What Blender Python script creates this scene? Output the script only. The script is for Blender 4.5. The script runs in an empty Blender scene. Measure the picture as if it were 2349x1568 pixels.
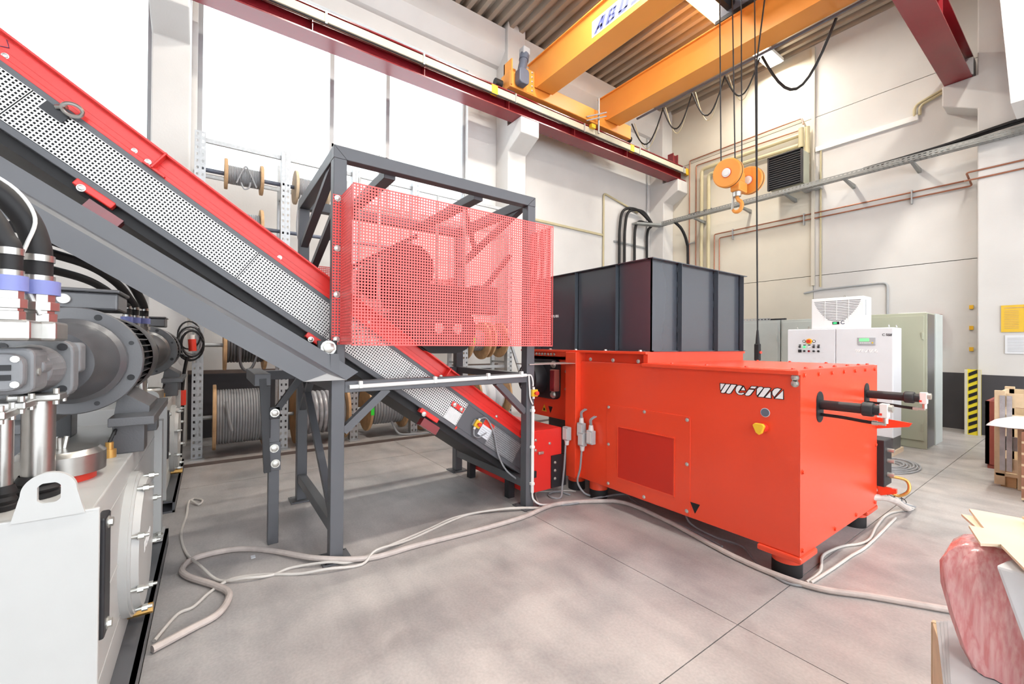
import bpy, math, random
from mathutils import Vector, Matrix
random.seed(7)
scene = bpy.context.scene
COL = scene.collection
R = math.radians

# ------------------------------------------------------------------ camera
F_PX, W_PX = 969.4, 2349
yaw, pitch, roll = R(35.55), R(0.355), R(0.439)
fw = Vector((-math.cos(yaw) * math.cos(pitch), math.sin(yaw) * math.cos(pitch), math.sin(pitch)))
rt0 = Vector((math.sin(yaw), math.cos(yaw), 0.0))
up0 = rt0.cross(fw)
rt = rt0 * math.cos(roll) + up0 * math.sin(roll)
up = -rt0 * math.sin(roll) + up0 * math.cos(roll)
cam = bpy.data.cameras.new('camera')
cam.sensor_width = 36.0
cam.lens = 36.0 * F_PX / W_PX
cam.clip_start = 0.05
cam.clip_end = 200
cam_o = bpy.data.objects.new('camera', cam)
COL.objects.link(cam_o)
cam_o.matrix_world = Matrix(((rt.x, up.x, -fw.x, 0), (rt.y, up.y, -fw.y, 0), (rt.z, up.z, -fw.z, 1.7), (0, 0, 0, 1)))
scene.camera = cam_o

# ------------------------------------------------------------------ world, lights, exposure
world = bpy.data.worlds.new('overcast_sky')
scene.world = world
world.use_nodes = True
bg = world.node_tree.nodes['Background']
bg.inputs[0].default_value = (0.90, 0.95, 1.0, 1)
bg.inputs[1].default_value = 1.7
scene.view_settings.view_transform = 'Standard'
scene.view_settings.look = 'None'
scene.view_settings.gamma = 1.0
scene.view_settings.use_curve_mapping = False
scene.view_settings.exposure = 1.2
scene.cycles.max_bounces = 5
scene.cycles.diffuse_bounces = 3
scene.cycles.glossy_bounces = 3
scene.cycles.transmission_bounces = 2
scene.cycles.transparent_max_bounces = 10
scene.cycles.caustics_reflective = False
scene.cycles.caustics_refractive = False
scene.cycles.use_adaptive_sampling = True
scene.cycles.adaptive_threshold = 0.08
scene.cycles.adaptive_min_samples = 12

def area(name, loc, rot, sx, sy, power, col=(1, 1, 1)):
    l = bpy.data.lights.new(name, 'AREA')
    l.shape = 'RECTANGLE'; l.size = sx; l.size_y = sy; l.energy = power; l.color = col
    o = bpy.data.objects.new(name, l)
    o.location = loc; o.rotation_euler = rot
    COL.objects.link(o)
    return o
# rows of strip lamps under the roof (two of the fixtures are in view)
for i, (lx, ly) in enumerate([(-5.22, 12.0), (-5.22, 9.2), (-5.22, 5.6), (-5.22, 2.0), (-0.5, 9.0), (-0.5, 5.4), (-0.5, 1.8)]):
    area('strip_lamp_light', (lx, ly, 9.36), (0, 0, 0), 0.3, 1.3, 45 if ly > 11 else 95, (1.0, 0.96, 0.87))

# ------------------------------------------------------------------ materials
def lin(c):
    return tuple(((v / 255) / 12.92 if v / 255 <= 0.04045 else (((v / 255) + 0.055) / 1.055) ** 2.4) for v in c) + (1.0,)
MATS = {}
def mat(name, rgb, rough=0.5, metal=0.0, var=0.06, scale=6.0, bump=0.0, bscale=80.0, spec=0.5, emit=None, coat=0.0):
    m = bpy.data.materials.new(name); m.use_nodes = True
    nt = m.node_tree; b = nt.nodes['Principled BSDF']
    base = lin(rgb)
    b.inputs['Roughness'].default_value = rough
    b.inputs['Metallic'].default_value = metal
    b.inputs['Specular IOR Level'].default_value = spec
    b.inputs['Coat Weight'].default_value = coat
    if var > 0 or bump > 0:
        tc = nt.nodes.new('ShaderNodeTexCoord')
        n = nt.nodes.new('ShaderNodeTexNoise'); n.inputs['Scale'].default_value = scale; n.inputs['Detail'].default_value = 5
        nt.links.new(tc.outputs['Object'], n.inputs['Vector'])
        mix = nt.nodes.new('ShaderNodeMix'); mix.data_type = 'RGBA'
        nt.links.new(n.outputs['Fac'], mix.inputs['Factor'])
        mix.inputs[6].default_value = tuple(min(1, c * (1 - var * 1.6)) for c in base[:3]) + (1,)
        mix.inputs[7].default_value = tuple(min(1, c * (1 + var * 1.6)) for c in base[:3]) + (1,)
        nt.links.new(mix.outputs[2], b.inputs['Base Color'])
        if bump > 0:
            n2 = nt.nodes.new('ShaderNodeTexNoise'); n2.inputs['Scale'].default_value = bscale; n2.inputs['Detail'].default_value = 4
            nt.links.new(tc.outputs['Object'], n2.inputs['Vector'])
            bp = nt.nodes.new('ShaderNodeBump'); bp.inputs['Strength'].default_value = bump; bp.inputs['Distance'].default_value = 0.01
            nt.links.new(n2.outputs['Fac'], bp.inputs['Height']); nt.links.new(bp.outputs['Normal'], b.inputs['Normal'])
    else:
        b.inputs['Base Color'].default_value = base
    if emit:
        b.inputs['Emission Color'].default_value = lin(emit[0]); b.inputs['Emission Strength'].default_value = emit[1]
    MATS[name] = m
    return m

mat('orange_red_paint', (236, 74, 42), 0.27, var=0.03, scale=2, spec=0.7)
mat('red_paint', (228, 54, 48), 0.3, var=0.03, scale=2)
mat('guard_red', (236, 92, 88), 0.42, var=0.03)
mat('dark_red_paint', (132, 30, 38), 0.24, var=0.06, scale=3, spec=0.8)
mat('anthracite_paint', (92, 93, 97), 0.42, var=0.04, scale=3)
mat('black_paint', (38, 38, 42), 0.45, var=0.05)
mat('hopper_paint', (56, 63, 72), 0.27, spec=1.0, coat=0.3, var=0.05, scale=1.5)
mat('rubber', (24, 22, 24), 0.6, var=0.15, scale=12)
mat('motor_grey', (84, 84, 87), 0.3, spec=0.7, var=0.06, bump=0.05, bscale=120)
mat('cast_iron', (122, 123, 126), 0.36, var=0.1, scale=14, bump=0.06, bscale=60)
mat('tank_grey', (190, 190, 188), 0.4, var=0.03)
mat('zinc', (205, 204, 198), 0.3, metal=0.75, var=0.08, scale=25)
mat('chrome', (188, 186, 182), 0.28, metal=0.9, var=0.06, scale=20)
mat('galvanised', (178, 180, 182), 0.42, metal=0.45, var=0.12, scale=30)
mat('tray_steel', (146, 148, 146), 0.45, metal=0.3, var=0.1, scale=20)
mat('perforated_zinc', (224, 224, 222), 0.45, metal=0.15, var=0.05, scale=30)
mat('blue_coupling', (128, 136, 196), 0.45, var=0.05)
mat('brass', (205, 160, 90), 0.35, metal=0.6, var=0.05)
mat('yellow_plastic', (244, 196, 50), 0.4, var=0.03)
mat('red_plastic', (226, 62, 44), 0.4, var=0.03)
mat('grey_plastic', (176, 178, 180), 0.5, var=0.04)
mat('light_grey_plastic', (214, 214, 212), 0.5, var=0.03)
mat('white_plastic', (236, 235, 232), 0.45, var=0.03)
mat('grey_cable', (150, 151, 154), 0.5, var=0.1, scale=10)
mat('pale_cable', (206, 200, 194), 0.55, var=0.06, scale=4)
mat('dusty_cable', (196, 184, 178), 0.65, var=0.16, scale=14)
mat('silver_wrap', (172, 172, 176), 0.28, metal=0.25, var=0.25, scale=12, bump=0.4, bscale=25)
mat('reel_wood', (198, 160, 118), 0.65, var=0.28, scale=9, bump=0.15, bscale=40)
mat('pale_wood', (230, 208, 180), 0.6, var=0.10, scale=7, bump=0.08, bscale=50)
mat('rust_brown', (104, 90, 84), 0.7, var=0.15, scale=8)
mat('crate_wood', (206, 182, 150), 0.65, var=0.15, scale=10)
mat('dark_wood', (150, 104, 82), 0.7, var=0.2, scale=10)
mat('crane_orange', (243, 160, 72), 0.4, var=0.04, scale=1.5)
mat('steel_blue', (98, 104, 120), 0.45, var=0.1)
mat('cream', (204, 198, 176), 0.5, var=0.04)
mat('concrete_white', (214, 211, 208), 0.75, var=0.05, scale=1.6, bump=0.10, bscale=35)
mat('lamplit_wall_and_conduit', (214, 207, 192), 0.75, var=0.06, scale=1.2, bump=0.10, bscale=35)
mat('skirting_grey', (66, 64, 68), 0.6, var=0.1, scale=3)
mat('roof_sheet', (164, 152, 138), 0.42, metal=0.25, var=0.08, scale=1.2)
mat('window_frame', (168, 168, 170), 0.4, metal=0.2, var=0.03)
mat('pipe_beige', (196, 184, 148), 0.45, var=0.06, scale=4)
mat('copper', (170, 114, 90), 0.35, metal=0.5, var=0.12, scale=8)
mat('cabinet_green', (176, 178, 158), 0.4, var=0.05, scale=1.5)
mat('cabinet_grey', (190, 196, 192), 0.45, var=0.04)
mat('cabinet_white', (222, 222, 226), 0.38, var=0.02)
mat('ac_white', (240, 240, 240), 0.4, var=0.02)
mat('paper_yellow', (232, 190, 58), 0.6, var=0.06, scale=8)
mat('paper_white', (226, 228, 232), 0.7, var=0.04, scale=10)
mat('hazard_yellow', (226, 206, 40), 0.5, var=0.06)
mat('brown_box', (150, 76, 66), 0.7, var=0.12, scale=6)
mat('cardboard_grey', (172, 172, 176), 0.65, var=0.08, scale=6)
mat('lettering_white', (245, 245, 245), 0.5, var=0)
mat('lettering_black', (16, 16, 20), 0.5, var=0)
mat('lettering_blue', (92, 98, 152), 0.5, var=0)
mat('lettering_navy', (70, 40, 80), 0.5, var=0)
mat('warning_yellow', (240, 186, 40), 0.5, var=0)
mat('green_tape', (60, 235, 60), 0.5, var=0.05)
mat('green_screen', (120, 240, 140), 0.4, var=0, emit=((90, 240, 110), 0.6))
mat('green_lamp', (60, 220, 110), 0.4, var=0, emit=((60, 240, 120), 0.6))
mat('lamp_diffuser', (255, 250, 230), 0.5, var=0, emit=((255, 246, 214), 5.0))

def glass_mat():
    m = bpy.data.materials.new('window_glass'); m.use_nodes = True
    nt = m.node_tree; nt.nodes.clear()
    out = nt.nodes.new('ShaderNodeOutputMaterial')
    t = nt.nodes.new('ShaderNodeBsdfTransparent'); t.inputs[0].default_value = (0.95, 0.97, 0.97, 1)
    g = nt.nodes.new('ShaderNodeBsdfGlossy'); g.inputs['Roughness'].default_value = 0.05
    mx = nt.nodes.new('ShaderNodeMixShader'); mx.inputs[0].default_value = 0.06
    nt.links.new(t.outputs[0], mx.inputs[1]); nt.links.new(g.outputs[0], mx.inputs[2]); nt.links.new(mx.outputs[0], out.inputs[0])
    MATS['window_glass'] = m
glass_mat()

def film_mat():
    m = bpy.data.materials.new('stretch_film'); m.use_nodes = True
    nt = m.node_tree; b = nt.nodes['Principled BSDF']
    tc = nt.nodes.new('ShaderNodeTexCoord')
    mp = nt.nodes.new('ShaderNodeMapping'); mp.inputs['Scale'].default_value = (60, 60, 1.3); mp.inputs['Rotation'].default_value = (0.1, 0.38, 0)
    n = nt.nodes.new('ShaderNodeTexNoise'); n.inputs['Scale'].default_value = 1.4; n.inputs['Detail'].default_value = 6; n.inputs['Distortion'].default_value = 0.1
    nt.links.new(tc.outputs['Object'], mp.inputs[0]); nt.links.new(mp.outputs[0], n.inputs['Vector'])
    cr = nt.nodes.new('ShaderNodeValToRGB')
    cr.color_ramp.elements[0].position = 0.34; cr.color_ramp.elements[0].color = lin((224, 140, 141))
    cr.color_ramp.elements[1].position = 0.68; cr.color_ramp.elements[1].color = lin((240, 188, 187))
    nt.links.new(n.outputs['Fac'], cr.inputs[0]); nt.links.new(cr.outputs[0], b.inputs['Base Color'])
    b.inputs['Roughness'].default_value = 0.22; b.inputs['Coat Weight'].default_value = 0.6; b.inputs['Coat Roughness'].default_value = 0.12
    bp = nt.nodes.new('ShaderNodeBump'); bp.inputs['Strength'].default_value = 0.3; bp.inputs['Distance'].default_value = 0.006
    nt.links.new(n.outputs['Fac'], bp.inputs['Height']); nt.links.new(bp.outputs[0], b.inputs['Normal'])
    MATS['stretch_film'] = m
film_mat()

def floor_mat():
    m = bpy.data.materials.new('worn_concrete'); m.use_nodes = True
    nt = m.node_tree; b = nt.nodes['Principled BSDF']; L = nt.links.new
    tc = nt.nodes.new('ShaderNodeTexCoord')
    def noise(scale, detail, sx=1, sy=1, rz=0, dist=0):
        mp = nt.nodes.new('ShaderNodeMapping'); mp.inputs['Scale'].default_value = (sx, sy, 1); mp.inputs['Rotation'].default_value = (0, 0, rz)
        L(tc.outputs['Object'], mp.inputs[0])
        n = nt.nodes.new('ShaderNodeTexNoise'); n.inputs['Scale'].default_value = scale; n.inputs['Detail'].default_value = detail; n.inputs['Distortion'].default_value = dist
        L(mp.outputs[0], n.inputs['Vector']); return n.outputs['Fac']
    def ramp(src, p0, c0, p1, c1):
        r = nt.nodes.new('ShaderNodeValToRGB'); e = r.color_ramp.elements
        e[0].position = p0; e[0].color = c0; e[1].position = p1; e[1].color = c1
        L(src, r.inputs[0]); return r.outputs[0]
    def mixc(kind, fac, a, c):
        x = nt.nodes.new('ShaderNodeMix'); x.data_type = 'RGBA'; x.blend_type = kind; x.inputs['Factor'].default_value = fac
        L(a, x.inputs[6]); L(c, x.inputs[7]); return x.outputs[2]
    big = ramp(noise(0.55, 4, dist=0.5), 0.35, lin((164, 162, 161)), 0.68, lin((188, 181, 177)))
    mid = ramp(noise(2.4, 8, 1, 1, 0.3, 0.4), 0.32, (0.80, 0.80, 0.81, 1), 0.62, (1.06, 1.05, 1.05, 1))
    streak = ramp(noise(3.0, 6, 0.35, 2.2, 0.7, 0.3), 0.3, (0.88, 0.88, 0.89, 1), 0.6, (1.05, 1.05, 1.05, 1))
    fine = ramp(noise(60, 4), 0.3, (0.90, 0.90, 0.90, 1), 0.7, (1.06, 1.06, 1.06, 1))
    specks = ramp(noise(16, 2), 0.74, (1, 1, 1, 1), 0.80, (1.25, 1.24, 1.22, 1))
    stain = ramp(noise(1.3, 3, dist=1.2), 0.66, (1, 1, 1, 1), 0.80, (0.74, 0.71, 0.71, 1))
    c = mixc('MULTIPLY', 1.0, big, mid); c = mixc('MULTIPLY', 0.8, c, streak); c = mixc('MULTIPLY', 1.0, c, fine)
    c = mixc('MULTIPLY', 0.7, c, specks); c = mixc('MULTIPLY', 0.8, c, stain)
    L(c, b.inputs['Base Color'])
    rr = ramp(noise(3.0, 6), 0.3, (0.30, 0.30, 0.30, 1), 0.7, (0.50, 0.50, 0.50, 1)); L(rr, b.inputs['Roughness'])
    bp = nt.nodes.new('ShaderNodeBump'); bp.inputs['Strength'].default_value = 0.06; bp.inputs['Distance'].default_value = 0.01
    L(noise(90, 3), bp.inputs['Height']); L(bp.outputs[0], b.inputs['Normal'])
    MATS['worn_concrete'] = m
floor_mat()

def dots_mat():
    # very fine round perforation of the ventilation grille, too small to tell apart
    m = bpy.data.materials.new('fine_grille'); m.use_nodes = True
    nt = m.node_tree; b = nt.nodes['Principled BSDF']; L = nt.links.new
    tc = nt.nodes.new('ShaderNodeTexCoord')
    v = nt.nodes.new('ShaderNodeTexVoronoi'); v.inputs['Scale'].default_value = 95; v.inputs['Randomness'].default_value = 0.0
    L(tc.outputs['Object'], v.inputs['Vector'])
    r = nt.nodes.new('ShaderNodeValToRGB'); e = r.color_ramp.elements
    e[0].position = 0.26; e[0].color = lin((120, 24, 14)); e[1].position = 0.34; e[1].color = lin((200, 44, 26))
    L(v.outputs['Distance'], r.inputs[0]); L(r.outputs[0], b.inputs['Base Color']); b.inputs['Roughness'].default_value = 0.5
    MATS['fine_grille'] = m
dots_mat()

# ------------------------------------------------------------------ mesh helpers
class MB:
    def __init__(s): s.v = []; s.f = []
    def add(s, vs, fs):
        n = len(s.v); s.v += [Vector(v) for v in vs]; s.f += [tuple(i + n for i in f) for f in fs]; return s
    def box(s, x0, x1, y0, y1, z0, z1):
        x0, x1 = sorted((x0, x1)); y0, y1 = sorted((y0, y1)); z0, z1 = sorted((z0, z1))
        return s.add([(x0, y0, z0), (x1, y0, z0), (x1, y1, z0), (x0, y1, z0), (x0, y0, z1), (x1, y0, z1), (x1, y1, z1), (x0, y1, z1)],
                     [(0, 3, 2, 1), (4, 5, 6, 7), (0, 1, 5, 4), (1, 2, 6, 5), (2, 3, 7, 6), (3, 0, 4, 7)])
    def hexa(s, b, t):   # bottom quad (ccw from above), top quad
        return s.add(list(b) + list(t), [(0, 3, 2, 1), (4, 5, 6, 7), (0, 1, 5, 4), (1, 2, 6, 5), (2, 3, 7, 6), (3, 0, 4, 7)])
    def bar(s, p0, p1, w, h, upv=(0, 0, 1)):
        p0 = Vector(p0); p1 = Vector(p1); d = (p1 - p0).normalized(); u = Vector(upv)
        if abs(d.dot(u)) > 0.99: u = Vector((1, 0, 0))
        a = d.cross(u).normalized(); u = a.cross(d).normalized(); a = a * w / 2; u = u * h / 2
        return s.hexa([p0 - a - u, p0 + a - u, p0 + a + u, p0 - a + u], [p1 - a - u, p1 + a - u, p1 + a + u, p1 - a + u])
    def cyl(s, p0, p1, r0, r1=None, n=18):
        r1 = r0 if r1 is None else r1
        return s.lathe(p0, p1, [(0, 0), (0, r0), (1, r1), (1, 0)], n)
    def lathe(s, p0, p1, prof, n=24):   # prof: (t along p0-p1 as fraction, radius)
        p0 = Vector(p0); p1 = Vector(p1); d = p1 - p0
        dn = d.normalized(); a = dn.orthogonal().normalized(); b = dn.cross(a)
        vs = []; fs = []; idx = []
        for t, r in prof:
            c = p0 + d * t
            if r <= 1e-9: idx.append([len(vs)]); vs.append(c)
            else:
                idx.append(list(range(len(vs), len(vs) + n)))
                for k in range(n):
                    th = 2 * math.pi * k / n; vs.append(c + a * (r * math.cos(th)) + b * (r * math.sin(th)))
        for i in range(len(idx) - 1):
            A, B = idx[i], idx[i + 1]
            for k in range(n):
                k2 = (k + 1) % n
                if len(A) == 1 and len(B) == 1: continue
                if len(A) == 1: fs.append((A[0], B[k2], B[k]))
                elif len(B) == 1: fs.append((A[k], A[k2], B[0]))
                else: fs.append((A[k], A[k2], B[k2], B[k]))
        return s.add(vs, fs)
    def tube(s, pts, r, n=8, closed=False):
        P = [Vector(p) for p in pts]; m = len(P); vs = []; fs = []
        ref = None; rs = r if isinstance(r, (list, tuple)) else [r] * m
        for i, p in enumerate(P):
            if closed: d = P[(i + 1) % m] - P[i - 1]
            else: d = P[min(i + 1, m - 1)] - P[max(i - 1, 0)]
            d.normalize()
            if ref is None: ref = d.orthogonal().normalized()
            ref = ref - d * ref.dot(d)
            if ref.length < 1e-6: ref = d.orthogonal()
            ref.normalize(); b = d.cross(ref)
            for k in range(n):
                th = 2 * math.pi * k / n; vs.append(p + ref * (rs[i] * math.cos(th)) + b * (rs[i] * math.sin(th)))
        rng = m if closed else m - 1
        for i in range(rng):
            j = (i + 1) % m
            for k in range(n):
                k2 = (k + 1) % n; fs.append((i * n + k, i * n + k2, j * n + k2, j * n + k))
        if not closed:
            fs.append(tuple(range(n - 1, -1, -1))); fs.append(tuple((m - 1) * n + k for k in range(n)))
        return s.add(vs, fs)
    def prism(s, poly, axis, d0, d1):
        def P(a, b, d): return {'X': (d, a, b), 'Y': (a, d, b), 'Z': (a, b, d)}[axis]
        n = len(poly)
        vs = [P(a, b, d0) for a, b in poly] + [P(a, b, d1) for a, b in poly]
        fs = [tuple(range(n)), tuple(range(2 * n - 1, n - 1, -1))] + [(i, i + n, (i + 1) % n + n, (i + 1) % n) for i in range(n)]
        return s.add(vs, fs)
    def perf(s, o, u, v, nu, nv, pu, pv, hu, hv, skip=None):
        o = Vector(o); u = Vector(u).normalized(); v = Vector(v).normalized(); base = len(s.v)
        for j in range(nv + 1):
            for i in range(nu + 1): s.v.append(o + u * (i * pu) + v * (j * pv))
        a0, a1 = (pu - hu) / 2, (pu + hu) / 2; b0, b1 = (pv - hv) / 2, (pv + hv) / 2
        for j in range(nv):
            for i in range(nu):
                q = base + j * (nu + 1) + i; A, B, C, D = q, q + 1, q + nu + 2, q + nu + 1
                if skip and skip(i, j): s.f.append((A, B, C, D)); continue
                c = o + u * (i * pu) + v * (j * pv); k = len(s.v)
                s.v += [c + u * a0 + v * b0, c + u * a1 + v * b0, c + u * a1 + v * b1, c + u * a0 + v * b1]
                s.f += [(A, B, k + 1, k), (B, C, k + 2, k + 1), (C, D, k + 3, k + 2), (D, A, k, k + 3)]
        return s
    def build(s, name, material, parent=None, smooth=False, bevel=0.0, solid=0.0, origin=None, angle=0.6):
        off = world_loc(parent) if parent else (Vector(origin) if origin is not None else base_of(s.v))
        me = bpy.data.meshes.new(name)
        me.from_pydata([tuple(v - off) for v in s.v], [], s.f)
        me.materials.append(MATS[material]); me.update()
        fix_normals(me)
        if smooth:
            me.shade_smooth(); me.set_sharp_from_angle(angle=angle)
        o = bpy.data.objects.new(name, me); COL.objects.link(o)
        if parent: o.parent = parent
        else: o.location = off
        if solid: md = o.modifiers.new('thickness', 'SOLIDIFY'); md.thickness = solid; md.offset = 0
        if bevel:
            md = o.modifiers.new('bevel', 'BEVEL'); md.width = bevel; md.segments = 2; md.limit_method = 'ANGLE'; md.angle_limit = 0.7
        return o
import bmesh
def fix_normals(me):
    bm = bmesh.new(); bm.from_mesh(me); bmesh.ops.recalc_face_normals(bm, faces=bm.faces); bm.to_mesh(me); bm.free()
def base_of(vs):
    xs = [v.x for v in vs]; ys = [v.y for v in vs]; zs = [v.z for v in vs]
    return Vector(((min(xs) + max(xs)) / 2, (min(ys) + max(ys)) / 2, min(zs)))
def world_loc(o):
    l = Vector((0, 0, 0))
    while o: l += o.location; o = o.parent
    return l
def tag(o, label=None, cat=None, group=None, kind=None):
    if label: o['label'] = label
    if cat: o['category'] = cat
    if group: o['group'] = group
    if kind: o['kind'] = kind
    return o
def thing(name, label, cat, loc, group=None, kind=None):
    o = bpy.data.objects.new(name, None); o.empty_display_size = 0.1; o.location = loc; COL.objects.link(o)
    return tag(o, label, cat, group, kind)
def inst(name, src, parent, loc, rot=(0, 0, 0), sc=1.0):      # a copy of a small part that shares its mesh; loc in world
    o = bpy.data.objects.new(name, src); COL.objects.link(o)
    o.parent = parent; o.location = Vector(loc) - world_loc(parent); o.rotation_euler = rot
    o.scale = (sc, sc, sc)
    return o
def copy_tree(o, delta, parent=None):
    c = o.copy(); COL.objects.link(c); c.parent = parent
    if parent is None: c.location = o.location + Vector(delta)
    for ch in list(o.children): copy_tree(ch, delta, c)
    return c
def mesh_only(mb, name, material, smooth=True):
    me = bpy.data.meshes.new(name); me.from_pydata([tuple(v) for v in mb.v], [], mb.f); me.materials.append(MATS[material]); me.update(); fix_normals(me)
    if smooth: me.shade_smooth(); me.set_sharp_from_angle(angle=0.6)
    return me
def cat_rom(pts, sub=6, closed=False):
    P = [Vector(p) for p in pts]; n = len(P); out = []
    for i in range(n if closed else n - 1):
        if closed: a, b, c, d = P[i - 1], P[i], P[(i + 1) % n], P[(i + 2) % n]
        else: a, b, c, d = P[max(i - 1, 0)], P[i], P[i + 1], P[min(i + 2, n - 1)]
        for k in range(sub):
            t = k / sub
            out.append(0.5 * ((2 * b) + (c - a) * t + (2 * a - 5 * b + 4 * c - d) * t * t + (3 * b - a - 3 * c + d) * t ** 3))
    if not closed: out.append(P[-1])
    return out
def rrect(x0, x1, y0, y1, r, n=4):
    out = []
    for cx, cy, a0 in ((x1 - r, y1 - r, 0), (x0 + r, y1 - r, 90), (x0 + r, y0 + r, 180), (x1 - r, y0 + r, 270)):
        for k in range(n + 1):
            a = R(a0 + 90 * k / n); out.append((cx + r * math.cos(a), cy + r * math.sin(a)))
    return out

# bolt heads along the three axes, shared by every machine
def bolt_mesh(axis, r=0.014, h=0.01, material='zinc'):
    d = Vector(axis); m = MB(); m.lathe((0, 0, 0), d * h * 0.3, [(0, 0), (0, r * 1.35), (1, r * 1.35), (1, 0)], 12)
    m.lathe(d * h * 0.3, d * h * 1.3, [(0, r), (0.85, r), (1, r * 0.8), (1, 0)], 6)
    return mesh_only(m, 'bolt', material)
BOLT = {'-Y': bolt_mesh((0, -1, 0)), '+X': bolt_mesh((1, 0, 0)), '+Y': bolt_mesh((0, 1, 0)), '+Z': bolt_mesh((0, 0, 1))}
BOLT_RED = {'-Y': bolt_mesh((0, -1, 0), material='orange_red_paint'), '+X': bolt_mesh((1, 0, 0), material='orange_red_paint'), '+Z': bolt_mesh((0, 0, 1), material='orange_red_paint')}
def bolts(parent, where, pts, red=False, sc=1.0):
    for p in pts: inst('bolt', (BOLT_RED if red else BOLT)[where], parent, p, sc=sc)

# flat lettering: polygons (u, v) laid on a plane given by origin, u and v directions
def flat_polys(name, polys, o, u, v, material, parent, lift, thick=0.0015):
    o = Vector(o); u = Vector(u); v = Vector(v); n = u.cross(v).normalized(); m = MB()
    for poly in polys:
        k = len(poly); b = [o + u * a + v * c + n * lift for a, c in poly]; t = [p + n * thick for p in b]
        m.add(b + t, [tuple(range(k - 1, -1, -1)), tuple(range(k, 2 * k))] + [(i, (i + 1) % k, (i + 1) % k + k, i + k) for i in range(k)])
    return m.build(name, material, parent)
def text_mesh(name, body, o, u, v, size, material, parent, lift=0.002, shear=0.0, bold=0.0, space=1.0):
    cu = bpy.data.curves.new(name, 'FONT'); cu.body = body; cu.size = size; cu.shear = shear; cu.offset = bold; cu.extrude = 0.0008; cu.space_character = space
    ob = bpy.data.objects.new(name, cu); COL.objects.link(ob)
    dg = bpy.context.evaluated_depsgraph_get(); me = bpy.data.meshes.new_from_object(ob.evaluated_get(dg))
    bpy.data.objects.remove(ob); bpy.data.curves.remove(cu)
    u = Vector(u).normalized(); v = Vector(v).normalized(); n = u.cross(v); o = Vector(o) + n * lift - (world_loc(parent) if parent else Vector())
    me.transform(Matrix(((u.x, v.x, n.x, o.x), (u.y, v.y, n.y, o.y), (u.z, v.z, n.z, o.z), (0, 0, 0, 1))))
    me.materials.clear(); me.materials.append(MATS[material])
    ob = bpy.data.objects.new(name, me); COL.objects.link(ob); ob.parent = parent
    return ob
def arc(cx, cy, r, a0, a1, n=8): return [(cx + r * math.cos(R(a0 + (a1 - a0) * k / n)), cy + r * math.sin(R(a0 + (a1 - a0) * k / n))) for k in range(n + 1)]
def grow(poly, d):
    n = len(poly); A = sum(poly[i][0] * poly[(i + 1) % n][1] - poly[(i + 1) % n][0] * poly[i][1] for i in range(n)); sg = 1 if A > 0 else -1; out = []
    for i in range(n):
        p, q, r_ = Vector(poly[i - 1]), Vector(poly[i]), Vector(poly[(i + 1) % n]); e1 = (q - p).normalized(); e2 = (r_ - q).normalized()
        n1 = Vector((e1.y, -e1.x)) * sg; n2 = Vector((e2.y, -e2.x)) * sg; m = n1 + n2
        m = m.normalized() if m.length > 1e-6 else n1; c = max(0.45, m.dot(n1)); q2 = q + m * (d / c); out.append((q2.x, q2.y))
    return out
def striped_logo():
    Q = [[(120,140),(203,145),(130,248),(122,240)], [(222,150),(303,152),(205,285),(175,298),(135,288),(140,270)], [(325,155),(410,160),(308,300),(275,308),(235,298),(240,275)],
         [(470,168),(515,180),(445,280),(460,298),(500,300),(540,292),(550,305),(510,325),(460,322),(420,295),(402,250),(415,200),(440,175)], [(540,192),(570,250),(497,248)],
         [(680,183),(760,187),(735,217),(655,212)], [(635,237),(718,243),(655,325),(625,340),(585,338),(570,320)],
         [(770,225),(800,195),(840,190),(870,205),(775,330),(765,320)], [(890,205),(960,203),(985,215),(875,360),(790,355)], [(988,265),(990,375),(905,365)],
         [(1145,220),(1045,352),(1020,310),(1018,265),(1050,220),(1095,207)], [(1180,245),(1180,388),(1060,380)]]
    return [[((x - 120) / 1065 * 4.25, 1 - (y - 138 - (x - 120) * 0.068) / (160 + (x - 150) * 0.02)) for x, y in q][::-1] for q in Q]
LOGO = striped_logo()
def logo(parent, o, u, v, h, width, outline=True, fill='lettering_white', lift=0.002):
    k = width / 4.25; f = lambda P: [[(a * k, b * h) for a, b in p] for p in P]
    if outline: flat_polys('logo_outline', f([grow(p, 0.06) for p in LOGO]), o, u, v, 'lettering_black', parent, lift)
    flat_polys('logo', f(LOGO), o, u, v, fill, parent, lift + (0.002 if outline else 0))

# ================================================================== THE SETTING
WX, BY = -9.1, 12.85
fl_base = MB().box(-9.4, 7.0, -8.0, 13.1, -0.25, -0.014).build('floor', 'skirting_grey', origin=(0, 0, -0.25))
tag(fl_base, 'worn grey-brown concrete hall floor in large slabs', None, kind='structure')
xs = [-9.4, -6.2, -1.3, 3.6, 7.0]; ys = [-8.0, -2.5, 2.64, 7.9, 13.1]
for i in range(4):
    for j in range(4):
        MB().box(xs[i] + 0.003, xs[i + 1] - 0.003, ys[j] + 0.003, ys[j + 1] - 0.003, -0.014, 0.0).build('slab', 'worn_concrete', fl_base)
kerb = MB().box(WX, -7.24, -8.0, 12.85, 0.0, 0.035).build('trim_1', 'worn_concrete')
tag(kerb, 'low raised concrete strip under the cable reel racks', None, kind='structure')
MB().box(-7.245, -7.215, -8.0, 12.85, 0.0, 0.04).build('edge_strip', 'rust_brown', kerb)

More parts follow.
